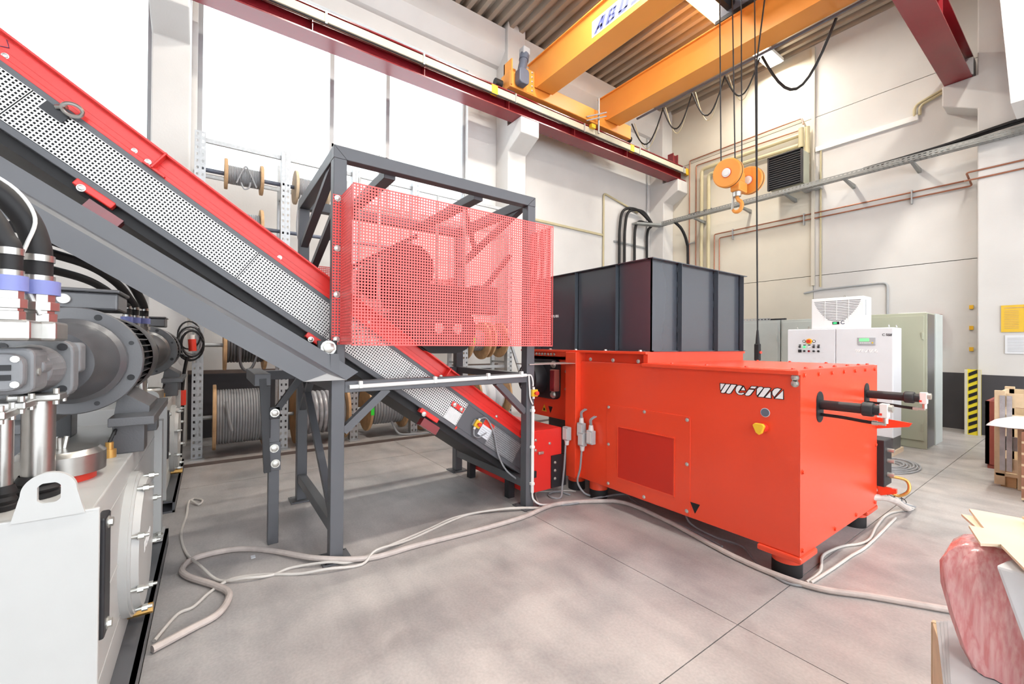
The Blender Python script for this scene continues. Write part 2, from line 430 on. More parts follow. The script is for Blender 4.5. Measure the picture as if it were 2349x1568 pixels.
# left wall with two window openings
wl = MB()
WZ0, WZ1 = 4.68, 8.45
wl.box(-9.4, WX, -8.0, 13.1, 0, WZ0)
wl.box(-9.4, WX, -8.0, 13.1, WZ1, 9.9)
for a, b in ((-8.0, -6.1), (-0.82, -0.22), (5.12, 13.1)): wl.box(-9.4, WX, a, b, WZ0, WZ1)
wall_left = tag(wl.build('wall_left', 'concrete_white'), 'pale concrete hall wall with two tall window openings', kind='structure')
wb = MB().box(-9.4, 7.0, BY + 0.05, 13.3, 0, 9.9).build('wall_back', 'skirting_grey')
tag(wb, 'pale precast concrete end wall of the hall', kind='structure')
for a, b in ((-9.1, -4.425), (-4.415, 0.6), (0.61, 7.0)):
    for c, d in ((0, 3.55), (3.565, 7.70), (7.715, 9.9)):
        MB().box(a, b, BY, BY + 0.05, c, d).build('wall_panel', 'lamplit_wall_and_conduit' if a < -5 else 'concrete_white', wb)  # left panels cream: warm lamplight painted into the wall colour
wf = MB().box(-9.4, 7.0, -8.2, -8.0, 0, 9.9).build('wall_front', 'concrete_white')
tag(wf, 'pale hall wall behind the viewer', kind='structure')
tag(MB().box(WX, WX + 0.008, -8, 13, 0, 1.15).build('baseboard_left', 'skirting_grey'), 'dark grey painted skirting band behind the cable reels', kind='structure')
tag(MB().box(-9.09, 7.0, BY - 0.008, BY, 0, 1.18).build('baseboard_back', 'skirting_grey'), 'dark grey painted skirting band on the end wall', kind='structure')
tag(MB().box(-9.0, -8.93, -8.0, 12.0, 1.16, 1.22).build('trim_2', 'rust_brown'), 'thin brown rail above the dark skirting band', kind='structure')

# roof: trapezoid sheet along X plus edge beam
rf = MB(); prof = []; y = -8.0; PZ = 9.62
pitchY = 0.295
while y < 13.0:
    prof += [(y, PZ + 0.13), (y + 0.10, PZ + 0.13), (y + 0.145, PZ), (y + 0.25, PZ)]; y += pitchY
vs = []; fs = []
for k, (a, b) in enumerate(prof): vs += [(-9.4, a, b), (7.0, a, b)]
for k in range(len(prof) - 1): fs.append((2 * k, 2 * k + 1, 2 * k + 3, 2 * k + 2))
ceil = rf.add(vs, fs).build('ceiling', 'roof_sheet', solid=0.004)
tag(ceil, 'ribbed sheet metal roof seen from below', kind='structure')
tag(MB().box(-9.4, 7.0, -8.0, 13.1, 9.85, 9.9).build('trim_3', 'skirting_grey'), 'roof deck above the ribbed sheets', kind='structure')
eb = MB().prism([(-9.1, 8.78), (-8.98, 8.80), (-8.72, 9.05), (-8.72, 9.62), (-9.1, 9.62)], 'Y', -8.0, 12.8)
tag(eb.build('trim_4', 'concrete_white'), 'sloped concrete eaves beam above the windows', kind='structure')

# concrete columns with brackets carrying the crane runway
colpoly = [(-9.1, 0), (-8.55, 0), (-8.55, 6.48), (-8.02, 6.75), (-8.02, 7.13), (-8.6, 7.13), (-8.6, 9.75), (-9.1, 9.75)]
for (y0, y1, lab) in ((-0.78, -0.30, 'grey concrete column between the two windows'), (5.95, 6.5, 'white concrete column beside the second window'), (12.3, 12.85, 'concrete column in the far corner of the hall')):
    c = MB().prism(colpoly, 'Y', y0, y1).build('column', 'concrete_white', bevel=0.02)
    tag(c, lab, kind='structure')
cr = MB().prism([(-1.45, 0), (1.2, 0), (1.2, 9.75), (-1.45, 9.75), (-1.45, 7.13), (-1.95, 7.13), (-1.95, 6.72), (-1.45, 6.45)], 'Y', 12.35, 12.85).build('column', 'concrete_white', bevel=0.02)
tag(cr, 'broad white concrete pier with the yellow notice', kind='structure')
MB().box(-1.45, 1.2, 12.34, 12.35, 0, 1.18).build('skirting', 'skirting_grey', cr)
hb = MB().hexa([(-0.86, 10.4, 5.62), (2.6, 10.4, 5.62), (2.6, 11.2, 5.62), (-0.86, 11.2, 5.62)], [(-1.12, 10.4, 9.6), (2.6, 10.4, 9.6), (2.6, 11.2, 9.6), (-1.12, 11.2, 9.6)])
tag(hb.build('trim_6', 'concrete_white'), 'pinkish tapered concrete downstand at the upper right', kind='structure')

# windows
def window(name, y0, y1, mull, trans, label):
    w = thing(name, label, None, (-9.3, (y0 + y1) / 2, WZ0), kind='structure')
    f = MB(); x0, x1 = -9.33, -9.25
    f.box(x0, x1, y0, y0 + 0.07, WZ0, WZ1).box(x0, x1, y1 - 0.07, y1, WZ0, WZ1).box(x0, x1, y0, y1, WZ0, WZ0 + 0.07).box(x0, x1, y0, y1, WZ1 - 0.07, WZ1)
    f.build('window_frame', 'window_frame', w)
    for m in mull: MB().box(x0, x1, m - 0.04, m + 0.04, WZ0, WZ1).build('mullion', 'window_frame', w)
    for a, b, z in trans: MB().box(x0, x1, a, b, z - 0.035, z + 0.035).build('transom', 'window_frame', w)
    ed = [y0] + list(mull) + [y1]
    for a, b in zip(ed[:-1], ed[1:]):
        MB().box(-9.295, -9.288, a + 0.05, b - 0.05, WZ0 + 0.05, WZ1 - 0.05).build('pane', 'window_glass', w)
    MB().box(-9.25, -9.06, y0 - 0.03, y1 + 0.03, WZ0 - 0.05, WZ0).build('window_sill', 'concrete_white', w)
    return w
window('window_1', -0.22, 5.12, [2.0, 3.17], [(2.0, 3.17, 5.79)], 'wide bright window above the reel racks with grey mullions')
window('window_2', -6.1, -0.82, [-3.4], [], 'bright window behind the upper end of the conveyor')

# ================================================================== CRANE
def runway(label, x0, x1, ya, yb, side):
    xc = (x0 + x1) / 2
    t = thing('crane_runway_beam', label, 'crane rail', (xc, (ya + yb) / 2, 7.13), 'crane runway beams')
    b = MB().box(x0, x1, ya, yb, 7.13, 7.155).box(x0, x1, ya, yb, 7.575, 7.6).box(xc - 0.012, xc + 0.012, ya, yb, 7.155, 7.575)
    b.build('steel_beam', 'dark_red_paint', t)
    for k in range(int((yb - ya) / 2.1)):
        yy = ya + 1.0 + k * 2.1
        MB().box(x0 + 0.02, x1 - 0.02, yy, yy + 0.012, 7.155, 7.575).build('stiffener', 'dark_red_paint', t)
    MB().box(xc - 0.03, xc + 0.03, ya, yb, 7.6, 7.65).build('rail', 'steel_blue', t)
    return t
rl = runway('dark red crane runway beam carried along the window wall', -8.42, -8.02, -8.0, 12.75, 1)
MB().prism([(-8.06, 7.36), (-7.99, 7.38), (-7.99, 7.53), (-8.06, 7.55)], 'Y', -8.0, 12.7).build('conductor_rail', 'cream', rl, bevel=0.01)
MB().tube([(-7.985, -8.0, 7.345), (-7.985, 12.7, 7.345)], 0.012, 6).build('conductor_wire', 'black_paint', rl)
for yy in (0.3, 1.6, 3.45, 5.75, 8.0, 10.3, 12.55): MB().box(-8.03, -7.975, yy, yy + 0.035, 7.34, 7.57).build('clip', 'galvanised', rl)
for yy in (5.1, 9.9, 12.72): MB().box(-8.065, -7.98, yy, yy + 0.16, 7.35, 7.56).build('joint_cover', 'yellow_plastic', rl, bevel=0.01)
MB().box(-8.3, -8.1, 12.15, 12.18, 7.6, 7.95).box(-8.21, -8.19, 12.18, 12.4, 7.6, 7.95).box(-8.3, -8.1, 12.4, 12.43, 7.6, 7.95).build('buffer_stop', 'dark_red_paint', rl)
rr = runway('dark red crane runway beam ending on the right-hand pier bracket', -1.92, -1.52, -8.0, 12.7, -1)
MB().box(-1.62, -1.5, 12.3, 12.6, 7.155, 7.5).build('end_plate', 'galvanised', rr)

cb = thing('crane_bridge', 'orange double-girder overhead crane bridge spanning the hall', 'crane', (-5.0, 7.9, 7.65))
def girder(y0, y1):
    g = MB()
    poly = [(-8.25, 8.12), (-7.95, 7.9), (-1.75, 7.9), (-1.55, 8.1), (-1.55, 8.56), (-8.25, 8.56)]
    g.prism(poly, 'Y', y0, y1); g.box(-8.25, -1.55, y0 - 0.05, y1 + 0.05, 8.56, 8.585)
    return g.build('girder', 'crane_orange', cb)
g1 = girder(6.34, 6.86); g2 = girder(8.83, 9.36)
MB().box(-8.4, -8.02, 5.62, 9.95, 7.72, 8.1).build('end_carriage', 'crane_orange', cb, bevel=0.015)
MB().box(-1.92, -1.52, 5.62, 9.95, 7.72, 8.1).build('end_carriage', 'crane_orange', cb, bevel=0.015)
for yy in (5.75, 9.8):
    for xx in (-8.25, -1.76): MB().cyl((xx, yy, 7.72), (xx + 0.1, yy, 7.72), 0.1, n=20).build('wheel', 'steel_blue', cb, smooth=True)
bp = MB().box(-8.03, -8.01, 6.08, 6.33, 7.74, 8.3).build('bolt_plate', 'crane_orange', cb)
bolts(cb, '+X', [(-8.01, 6.26, 7.82 + 0.11 * k) for k in range(5)], sc=1.6)
MB().cyl((-8.3, 5.56, 7.86), (-8.3, 5.38, 7.86), 0.09, n=16).build('buffer', 'rubber', cb, smooth=True)
MB().cyl((-8.2, 9.96, 7.82), (-8.2, 10.12, 7.82), 0.09, n=16).build('buffer', 'rubber', cb, smooth=True)
MB().box(-8.3, -7.98, 5.63, 5.66, 7.75, 8.35).box(-8.3, -8.26, 5.63, 5.95, 8.1, 8.35).build('drive_bracket', 'crane_orange', cb)
dm = MB().prism(rrect(5.74, 6.02, 7.76, 8.12, 0.08), 'X', -8.0, -7.8).build('drive_gearbox', 'steel_blue', cb, bevel=0.02)
MB().cyl((-7.94, 5.88, 8.08), (-7.98, 5.98, 8.42), 0.1, n=18).cyl((-7.98, 5.98, 8.42), (-8.0, 6.02, 8.58), 0.115, n=18).build('motor', 'steel_blue', dm, smooth=True)
MB().box(-8.1, -7.9, 5.92, 6.12, 8.55, 8.74).build('brake_cover', 'cardboard_grey', dm, bevel=0.03)
# makers plate on the near girder
lp = flat_polys('name_plate', [[(0, 0), (1.36, 0), (1.36, 0.335), (0, 0.335)]], (-6.12, 6.34, 8.017), (1, 0, 0), (0, 0, 1), 'lettering_white', cb, 0.002)
GLY = {'A': [[(0, 0), (.27, 0), (.60, 1), (.35, 1)], [(.55, 0), (.82, 0), (.78, 1), (.45, 1)], [(.2, .22), (.7, .22), (.66, .45), (.28, .45)]],
       'B': [[(0, 0), (.27, 0), (.27, 1), (0, 1)], [(.2, .8), (.6, .8), (.7, .9), (.6, 1), (.2, 1)], [(.2, .42), (.62, .42), (.62, .6), (.2, .6)], [(.2, 0), (.66, 0), (.76, .12), (.74, .2), (.2, .2)], [(.45, .55), (.7, .6), (.7, .9), (.45, .9)], [(.48, .1), (.76, .1), (.76, .42), (.68, .5), (.48, .5)]],
       'U': [[(0, .15), (.27, .15), (.27, 1), (0, 1)], [(.5, .15), (.77, .15), (.77, 1), (.5, 1)], [(.08, 0), (.69, 0), (.77, .15), (.77, .26), (0, .26), (0, .15)]],
       'S': [[(.1, .78), (.74, .78), (.74, 1), (.1, 1), (0, .9), (0, .85)], [(0, .45), (.27, .45), (.27, .9), (0, .9)], [(.05, .4), (.7, .4), (.74, .5), (.7, .6), (.05, .6)], [(.47, .1), (.74, .1), (.74, .55), (.47, .55)], [(0, 0), (.64, 0), (.74, .1), (.74, .22), (0, .22)]]}
for i, ch_ in enumerate('ABUS'):
    flat_polys('lettering', [[((p + 0.35 * q) * 0.29, q * 0.25) for p, q in poly] for poly in GLY[ch_]], (-6.07 + 0.31 * i, 6.34, 8.05), (1, 0, 0), (0, 0, 1), 'lettering_blue', cb, 0.005)
# festoon rail and post at the carriage
MB().tube([(-7.9, 8.46, 7.4), (-7.9, 8.46, 8.35)], 0.025, 8).tube([(-8.0, 8.1, 7.78), (-7.75, 8.6, 7.95)], 0.018, 8).tube([(-8.0, 8.1, 7.68), (-7.75, 8.6, 7.85)], 0.018, 8).build('current_collector', 'galvanised', cb, smooth=True)
MB().box(-8.0, -7.9, 8.2, 8.35, 7.5, 7.6).build('collector_shoe', 'yellow_plastic', cb)
MB().box(-7.4, -2.0, 9.40, 9.44, 7.86, 7.9).build('festoon_rail', 'steel_blue', cb)
def festoon(xa, xb, sag, y, r, m='rubber', za=7.84):
    pts = [(xa + (xb - xa) * k / 12, y, za - sag * math.sin(math.pi * k / 12)) for k in range(13)]
    MB().tube(pts, r, 6).build('festoon_cable', m, cb, smooth=True)
for xa, xb, sg in ((-7.6, -6.6, 0.75), (-6.62, -5.8, 0.7), (-5.8, -5.0, 0.72), (-5.0, -4.25, 0.62)): festoon(xa, xb, sg, 9.46, 0.018); festoon(xa + 0.06, xb - 0.06, sg * 1.15, 9.5, 0.011, 'pipe_beige')
festoon(-4.2, -2.9, 1.0, 9.46, 0.028)

tr = thing('hoist_trolley', 'dark grey crane hoist trolley on top of the far orange girder', 'hoist', (-4.0, 8.4, 8.6))
MB().box(-4.78, -2.6, 8.78, 9.42, 8.66, 9.3).build('trolley_body', 'steel_blue', tr, bevel=0.03)
MB().box(-4.85, -2.6, 8.76, 9.44, 8.587, 8.665).build('trolley_frame', 'black_paint', tr)
MB().cyl((-4.5, 8.75, 8.85), (-4.5, 8.78, 8.85), 0.07, n=18).build('cap', 'black_paint', tr, smooth=True)
MB().cyl((-4.5, 7.6, 8.75), (-2.9, 7.6, 8.75), 0.16, n=20).build('rope_drum', 'black_paint', tr, smooth=True)
for a in (-4.6, -2.9): MB().box(a, a + 0.1, 7.5, 8.8, 8.75, 8.9).build('drum_bracket', 'black_paint', tr)
for xt, xb, yy, zb in ((-4.03, -3.98, 7.42, 4.85), (-3.81, -3.73, 7.42, 4.80), (-3.86, -3.83, 7.86, 4.80), (-3.63, -3.58, 7.86, 4.75)):
    MB().tube([(xt, yy, 8.62), (xb, yy, zb)], 0.011, 6).build('wire_rope', 'black_paint', tr, smooth=True)

hk = thing('hook_block', 'orange crane hook block with two round sheave covers hanging on ropes', 'crane hook', (-3.8, 7.6, 4.07))
def sheave(c, d, r):
    c = Vector(c); d = Vector(d).normalized()
    s = MB().lathe(c - d * 0.07, c + d * 0.05, [(0, 0), (0, r * 0.92), (0.12, r), (0.88, r), (1, r * 0.92), (1, 0)], 36).build('sheave_cover', 'crane_orange', hk, smooth=True)
    MB().cyl(c + d * 0.05, c + d * 0.065, r * 0.3, n=20).cyl(c + d * 0.065, c + d * 0.08, r * 0.2, n=20).build('hub_cap', 'white_plastic', s, smooth=True)
    MB().cyl(c + d * 0.052, c + d * 0.058, r * 0.33, n=20).build('hub_ring', 'red_plastic', s, smooth=True)
    MB().lathe(c - d * 0.012, c + d * 0.012, [(0, r * 0.9), (0, r * 1.005), (1, r * 1.005), (1, r * 0.9)], 36).build('rope_slot', 'black_paint', s, smooth=True)
ax = Vector((0.05, -1, -0.1))
sheave((-3.86, 7.42, 4.76), ax, 0.25); sheave((-3.70, 7.86, 4.68), ax, 0.24)
MB().box(-3.86, -3.70, 7.50, 7.80, 4.44, 4.62).box(-3.84, -3.72, 7.53, 7.77, 4.62, 4.80).build('yoke', 'crane_orange', hk, bevel=0.02)
MB().cyl((-3.79, 7.6, 4.36), (-3.79, 7.6, 4.5), 0.07, n=16).build('swivel', 'zinc', hk, smooth=True)
hp = [(-3.79, 7.6, 4.40), (-3.785, 7.6, 4.34)] + [(-3.785 + 0.085 * math.sin(R(a)), 7.6, 4.19 + 0.1 * math.cos(R(a))) for a in range(20, 300, 20)]
MB().tube(hp, [0.035, 0.03] + [0.034] * 9 + [0.03, 0.026, 0.022, 0.016, 0.012][:len(hp) - 11], 10).build('hook', 'crane_orange', hk, smooth=True)
MB().bar((-3.84, 7.58, 4.36), (-3.86, 7.58, 4.14), 0.02, 0.05, (0, 1, 0)).build('safety_latch', 'zinc', hk)

pd = thing('crane_pendant', 'black crane pendant control hanging on a long thin cable', 'pendant control', (-3.43, 7.6, 1.46))
MB().tube([(-3.40, 7.95, 8.6), (-3.46, 7.6, 6.6), (-3.45, 7.6, 4.0), (-3.43, 7.6, 1.95)], 0.013, 6).build('cable', 'rubber', pd, smooth=True)
MB().cyl((-3.43, 7.6, 1.98), (-3.43, 7.6, 1.74), 0.016, 0.034, n=12).build('bend_relief', 'rubber', pd, smooth=True)
MB().box(-3.47, -3.385, 7.55, 7.64, 1.46, 1.75).build('handset', 'rubber', pd, bevel=0.02)
MB().cyl((-3.385, 7.585, 1.6), (-3.36, 7.575, 1.6), 0.022, n=12).build('stop_button', 'red_plastic', pd, smooth=True)

# strip lamps
def lamp(y0, y1, label):
    t = thing('strip_lamp', label, 'ceiling lamp', (-5.22, (y0 + y1) / 2, 9.4), 'strip lamps under the roof')
    MB().box(-5.42, -5.02, y0, y1, 9.42, 9.5).build('housing', 'white_plastic', t)
    MB().box(-5.38, -5.06, y0 + 0.03, y1 - 0.03, 9.395, 9.42).build('diffuser', 'lamp_diffuser', t)
    for yy in (y0 + 0.1, y1 - 0.1): MB().bar((-5.22, yy, 9.5), (-5.22, yy, 9.75), 0.02, 0.02).build('hanger', 'galvanised', t)
lamp(11.55, 12.55, 'square bright strip lamp against the end wall'); lamp(8.5, 9.9, 'strip lamp above the gap between the orange girders')

# ================================================================== SHREDDER
sh = thing('shredder', 'large orange-red industrial shredder with dark steel hopper and rubber feet', 'shredder', (-2.6, 4.3, 0.0))
YF, XE = 3.43, -1.26
body = MB().box(-3.45, XE, YF, 5.18, 0.2, 1.52)
body.build('housing', 'orange_red_paint', sh, bevel=0.006)
# stepped rear part carrying the hopper
MB().box(-4.52, -2.62, 3.50, 5.24, 1.52, 1.62).build('hopper_seat', 'orange_red_paint', sh)
MB().box(-4.55, -2.55, 3.40, 5.33, 1.615, 1.642).build('hopper_flange', 'orange_red_paint', sh, bevel=0.004)
MB().box(-2.60, -2.55, 3.43, 5.28, 1.515, 1.62).build('step_plate', 'orange_red_paint', sh)
MB().box(-2.60, XE + 0.005, 3.395, 3.44, 1.497, 1.53).build('cover_lip', 'orange_red_paint', sh, bevel=0.004)
MB().box(-2.55, XE - 0.01, 3.42, 5.17, 1.52, 1.535).build('top_cover', 'orange_red_paint', sh, bevel=0.004)
MB().box(XE - 0.004, XE + 0.004, YF, 5.185, 0.2, 1.532).build('end_plate', 'orange_red_paint', sh)
# post and gearbox bay at the drive end
MB().box(-3.62, -3.45, 3.35, 3.62, 0.2, 1.62).build('corner_post', 'orange_red_paint', sh, bevel=0.004)
MB().box(-4.55, -3.62, 3.50, 5.2, 0.79, 1.60).build('rotor_housing', 'orange_red_paint', sh, bevel=0.004)
MB().box(-4.55, -3.62, 3.9, 5.2, 0.2, 0.79).build('chute_wall', 'black_paint', sh)
MB().box(-4.55, -3.62, 3.42, 3.5, 1.56, 1.615).build('bolt_bar', 'orange_red_paint', sh)
bolts(sh, '-Y', [(-4.24 + 0.057 * k, 3.42, 1.585) for k in range(7)], sc=0.9)
gb = MB().prism(rrect(-4.42, -3.86, 1.03, 1.52, 0.07), 'Y', 3.44, 3.5).build('bearing_plate', 'black_paint', sh, bevel=0.01)
MB().lathe((-4.26, 3.44, 1.27), (-4.26, 3.28, 1.27), [(0, 0), (0, 0.215), (0.55, 0.215), (0.9, 0.2), (1, 0.19), (1, 0)], 40).build('gearbox_cover', 'black_paint', gb, smooth=True)
bolts(sh, '-Y', [(-4.26 + 0.15 * math.cos(R(a)), 3.28, 1.27 + 0.15 * math.sin(R(a))) for a in (45, 135, 225, 315)], sc=0.8)
for px, pz in ((-3.93, 1.46), (-3.93, 1.09), (-4.36, 1.46), (-4.36, 1.09)): inst('bolt', BOLT['-Y'], sh, (px, 3.44, pz), sc=2.4)
MB().box(-3.95, -3.90, 3.40, 3.44, 1.14, 1.40).build('guard_bracket', 'zinc', sh)
MB().box(-3.90, -3.82, 3.36, 3.44, 1.14, 1.40).build('vent_guard', 'brown_box', sh, bevel=0.006)
for k in range(8): MB().box(-3.895 + k * 0.009, -3.891 + k * 0.009, 3.352, 3.362, 1.15, 1.39).build('vent_slot', 'dark_red_paint', sh)
bolts(sh, '-Y', [(-3.76, 3.49, 1.38), (-3.76, 3.49, 1.17)])
# feet
def foot(x, y, plate=True, z=0.2):
    MB().cyl((x, y, 0.0), (x, y, 0.10), 0.10, n=28).build('rubber_foot', 'rubber', sh, smooth=True)
    f = MB().cyl((x, y, 0.10), (x, y, z), 0.10, n=28).build('foot_tube', 'orange_red_paint', sh, smooth=True)
    if plate: MB().box(x - 0.15, x + 0.15, y - 0.15, y + 0.15, z - 0.045, z).build('foot_plate', 'orange_red_paint', sh, bevel=0.012)
foot(-1.39, 3.56); foot(-1.40, 5.05); foot(-3.30, 3.57, False); foot(-3.66, 3.58, False); foot(-4.4, 5.0, False)
# front service panel with fine grille
MB().box(-3.06, -2.10, 3.424, 3.432, 0.21, 1.08).build('service_panel', 'orange_red_paint', sh, bevel=0.003)
for a, b, c, d in ((-2.90, -2.26, 0.862, 0.872), (-2.90, -2.26, 0.338, 0.348), (-2.91, -2.90, 0.338, 0.872), (-2.26, -2.25, 0.338, 0.872)):
    MB().box(a, b, 3.418, 3.426, c, d).build('grille_rim', 'orange_red_paint', sh)
MB().box(-2.90, -2.26, 3.421, 3.4245, 0.348, 0.862).build('ventilation_grille', 'fine_grille', sh)
bolts(sh, '-Y', [(-3.03, 3.424, 1.05), (-2.58, 3.424, 1.06), (-2.13, 3.424, 1.05), (-3.03, 3.424, 0.66), (-2.13, 3.424, 0.66), (-3.03, 3.424, 0.25), (-2.58, 3.424, 0.24), (-2.13, 3.424, 0.25)], sc=0.9)
bolts(sh, '-Y', [(-3.30, 3.43, 1.545), (-2.98, 3.43, 1.545), (-2.66, 3.43, 1.545)], sc=1.1)
bolts(sh, '-Y', [(-1.29, 3.43, 1.478), (-1.29, 3.43, 1.435)], sc=1.4)
bolts(sh, '+X', [(XE + 0.004, 3.49 + 0.268 * k, 1.495) for k in range(7)], True, 1.0)
bolts(sh, '+X', [(XE + 0.004, 3.47, 0.8), (XE + 0.004, 3.47, 0.24), (XE + 0.004, 4.1, 0.24), (XE + 0.004, 4.6, 0.24), (XE + 0.004, 5.12, 0.24), (XE + 0.004, 5.14, 0.78)], True, 1.0)
bolts(sh, '+Z', [(-2.3 + 0.33 * k, 3.45, 1.535) for k in range(4)] + [(-1.32, 3.7 + 0.3 * k, 1.535) for k in range(5)] + [(-2.3 + 0.33 * k, 5.1, 1.535) for k in range(4)], True, 0.9)
bolts(sh, '+Z', [(-4.0 + 0.45 * k, 3.45, 1.642) for k in range(4)] + [(-2.58, 3.85 + 0.42 * k, 1.642) for k in range(4)], sc=1.2)
# hopper
HX0, HX1, HY0, HY1, HZ0, HZ1 = -4.5, -2.563, 3.50, 5.27, 1.642, 2.552
t_ = 0.012
hop = MB().box(HX0, HX1, HY0, HY0 + t_, HZ0, HZ1).box(HX0, HX1, HY1 - t_, HY1, HZ0, HZ1).box(HX0, HX0 + t_, HY0, HY1, HZ0, HZ1).box(HX1 - t_, HX1, HY0, HY1, HZ0, HZ1).build('hopper', 'hopper_paint', sh)
MB().box(HX0 - 0.03, HX1 + 0.03, HY0 - 0.03, HY0, HZ0, HZ0 + 0.01).build('hopper_foot_strip', 'hopper_paint', hop)
MB().box(HX1, HX1 + 0.03, HY0 - 0.03, HY1 + 0.03, HZ0, HZ0 + 0.01).build('hopper_foot_strip', 'hopper_paint', hop)
MB().box(HX0 - 0.05, HX1 + 0.012, HY0 - 0.05, HY0 + 0.01, HZ1 - 0.008, HZ1).build('hopper_rim', 'hopper_paint', hop)
MB().box(HX1 - 0.01, HX1 + 0.05, HY0 - 0.05, HY1 + 0.03, HZ1 - 0.008, HZ1).build('hopper_rim', 'hopper_paint', hop)
for xr in (-4.32, -3.655, -3.05): MB().box(xr, xr + 0.085, HY0 - 0.006, HY0, HZ0, HZ1 - 0.01).box(xr + 0.079, xr + 0.085, HY0 - 0.055, HY0, HZ0, HZ1 - 0.01).build('stiffener', 'hopper_paint', hop)
for yr in (3.925, 4.625, 5.20): MB().box(HX1, HX1 + 0.055, yr, yr + 0.006, HZ0, HZ1 - 0.01).box(HX1, HX1 + 0.006, yr, yr + 0.09, HZ0, HZ1 - 0.01).build('stiffener', 'hopper_paint', hop)
for yr in (3.925, 4.625):
    for k in range(6): MB().box(HX1, HX1 + 0.012, yr - 0.01, yr, HZ0 + 0.04 + k * 0.155, HZ0 + 0.10 + k * 0.155).build('weld', 'hopper_paint', hop)
logo(hop, (-4.04, HY0, 2.04), (1, 0, 0), (0, 0, 1), 0.035, 0.13, outline=False)
logo(sh, (-1.835, YF, 1.315), (1, 0, 0), (0, 0, 1), 0.078, 0.47)
flat_polys('arrow_mark', [[(-0.045, 0.04), (0.045, 0.04), (0, -0.05)]], (-2.055, YF, 0.30), (1, 0, 0), (0, 0, 1), 'lettering_black', sh, 0.002)
flat_polys('warning_sign', [[(-0.05, -0.04), (0.05, -0.04), (0, 0.05)]], (-4.17, 3.50, 0.89), (1, 0, 0), (0, 0, 1), 'warning_yellow', sh, 0.002)
flat_polys('warning_symbol', [[(-0.02, -0.028), (0.02, -0.028), (0.012, 0.0), (-0.01, 0.008)]], (-4.17, 3.50, 0.89), (1, 0, 0), (0, 0, 1), 'lettering_black', sh, 0.004)
flat_polys('arrow_mark', [[(-0.04, 0.04), (0.04, 0.04), (0, -0.045)]], (-4.05, 3.50, 0.885), (1, 0, 0), (0, 0, 1), 'lettering_black', sh, 0.002)
flat_polys('certificate_sticker', [arc(0, 0, 0.034, 0, 345, 23)], (-1.49, YF, 1.2), (1, 0, 0), (0, 0, 1), 'paper_white', sh, 0.002)
flat_polys('sticker_face', [arc(0, 0, 0.030, 0, 345, 23)], (-1.49, YF, 1.2), (1, 0, 0), (0, 0, 1), 'steel_blue', sh, 0.004)
es = MB().cyl((-1.495, YF, 1.085), (-1.50, YF - 0.045, 1.083), 0.032, n=18).build('emergency_stop', 'red_plastic', sh, smooth=True)
MB().prism([(-1.552, 1.105), (-1.535, 1.122), (-1.480, 1.122), (-1.465, 1.105), (-1.485, 1.05), (-1.505, 1.035), (-1.528, 1.05)], 'Y', YF - 0.075, YF - 0.045).build('stop_cap', 'yellow_plastic', es, bevel=0.006)
# hydraulic cylinders through the end plate
def ram(y, z, hz, x_end):
    MB().prism([(a, b) for a, b in rrect(y - 0.075, y + 0.06, z - 0.135, z + 0.10, 0.065, 6)], 'X', XE + 0.003, XE + 0.008).build('slot_edge', 'black_paint', sh)
    MB().prism([(a, b) for a, b in rrect(y - 0.068, y + 0.053, z - 0.128, z + 0.093, 0.06, 6)], 'X', XE + 0.006, XE + 0.0095).build('slot_opening', 'lettering_black', sh)
    c = MB().cyl((XE, y, z), (-0.90, y, z), 0.036, n=22).build('ram_tube', 'black_paint', sh, smooth=True)
    MB().lathe((-1.0, y, z), (-0.935, y, z), [(0, 0), (0, 0.044), (0.1, 0.05), (0.85, 0.05), (1, 0.046), (1, 0)], 22).build('collar', 'black_paint', c, smooth=True)
    MB().box(-0.90, -0.855, y - 0.03, y + 0.03, z - 0.045, z + 0.05).build('sensor_block', 'white_plastic', c, bevel=0.004)
    MB().cyl((-0.855, y, z + 0.02), (-0.832, y, z + 0.02), 0.026, n=10).build('screw_fitting', 'zinc', c, smooth=True)
    MB().cyl((-0.872, y, z - 0.045), (-0.872, y, z - 0.085), 0.015, n=12).build('elbow_fitting', 'zinc', c, smooth=True)
    MB().box(-0.9, -0.884, y - 0.034, y - 0.03, z - 0.03, z - 0.015).build('sensor_mark', 'red_plastic', c)
    MB().tube(cat_rom([(XE - 0.02, y, z - 0.075), (-1.12, y, z - 0.078), (-0.99, y, z - 0.088), (-0.945, y, z - 0.09)], 5), 0.012, 8).build('hydraulic_hose', 'rubber', c, smooth=True)
    MB().cyl((-0.945, y, z - 0.09), (-0.87, y, z - 0.09), 0.012, n=10).cyl((-0.945, y, z - 0.09), (-0.915, y, z - 0.09), 0.016, n=10).build('hose_end', 'zinc', c, smooth=True)
ram(3.79, 1.262, 0, -0.84); ram(4.885, 1.275, 0, -0.84)
# bracket and terminal box behind the end plate
MB().prism([(-1.26, 0.93), (-1.02, 0.985), (-1.0, 1.02), (-1.26, 1.04)], 'Y', 5.14, 5.16).build('side_bracket', 'orange_red_paint', sh)
tb = MB().box(-1.34, -1.2, 5.19, 5.42, 0.38, 0.82).build('terminal_box', 'black_paint', sh, bevel=0.008)
for zz in (0.72, 0.62, 0.49): MB().cyl((-1.2, 5.28, zz), (-1.15, 5.28, zz), 0.02, n=12).build('cable_gland', 'zinc', tb, smooth=True)
MB().tube(cat_rom([(-1.19, 5.3, 0.47), (-1.08, 5.35, 0.45), (-1.06, 5.33, 0.36), (-1.14, 5.3, 0.30), (-1.25, 5.26, 0.40)], 6), 0.014, 8).build('loop_hose', 'brass', tb, smooth=True)
MB().prism([(-1.32, 0.26), (-1.12, 0.34), (-1.12, 0.38), (-1.32, 0.38)], 'Y', 5.2, 5.24).build('side_bracket', 'orange_red_paint', sh)
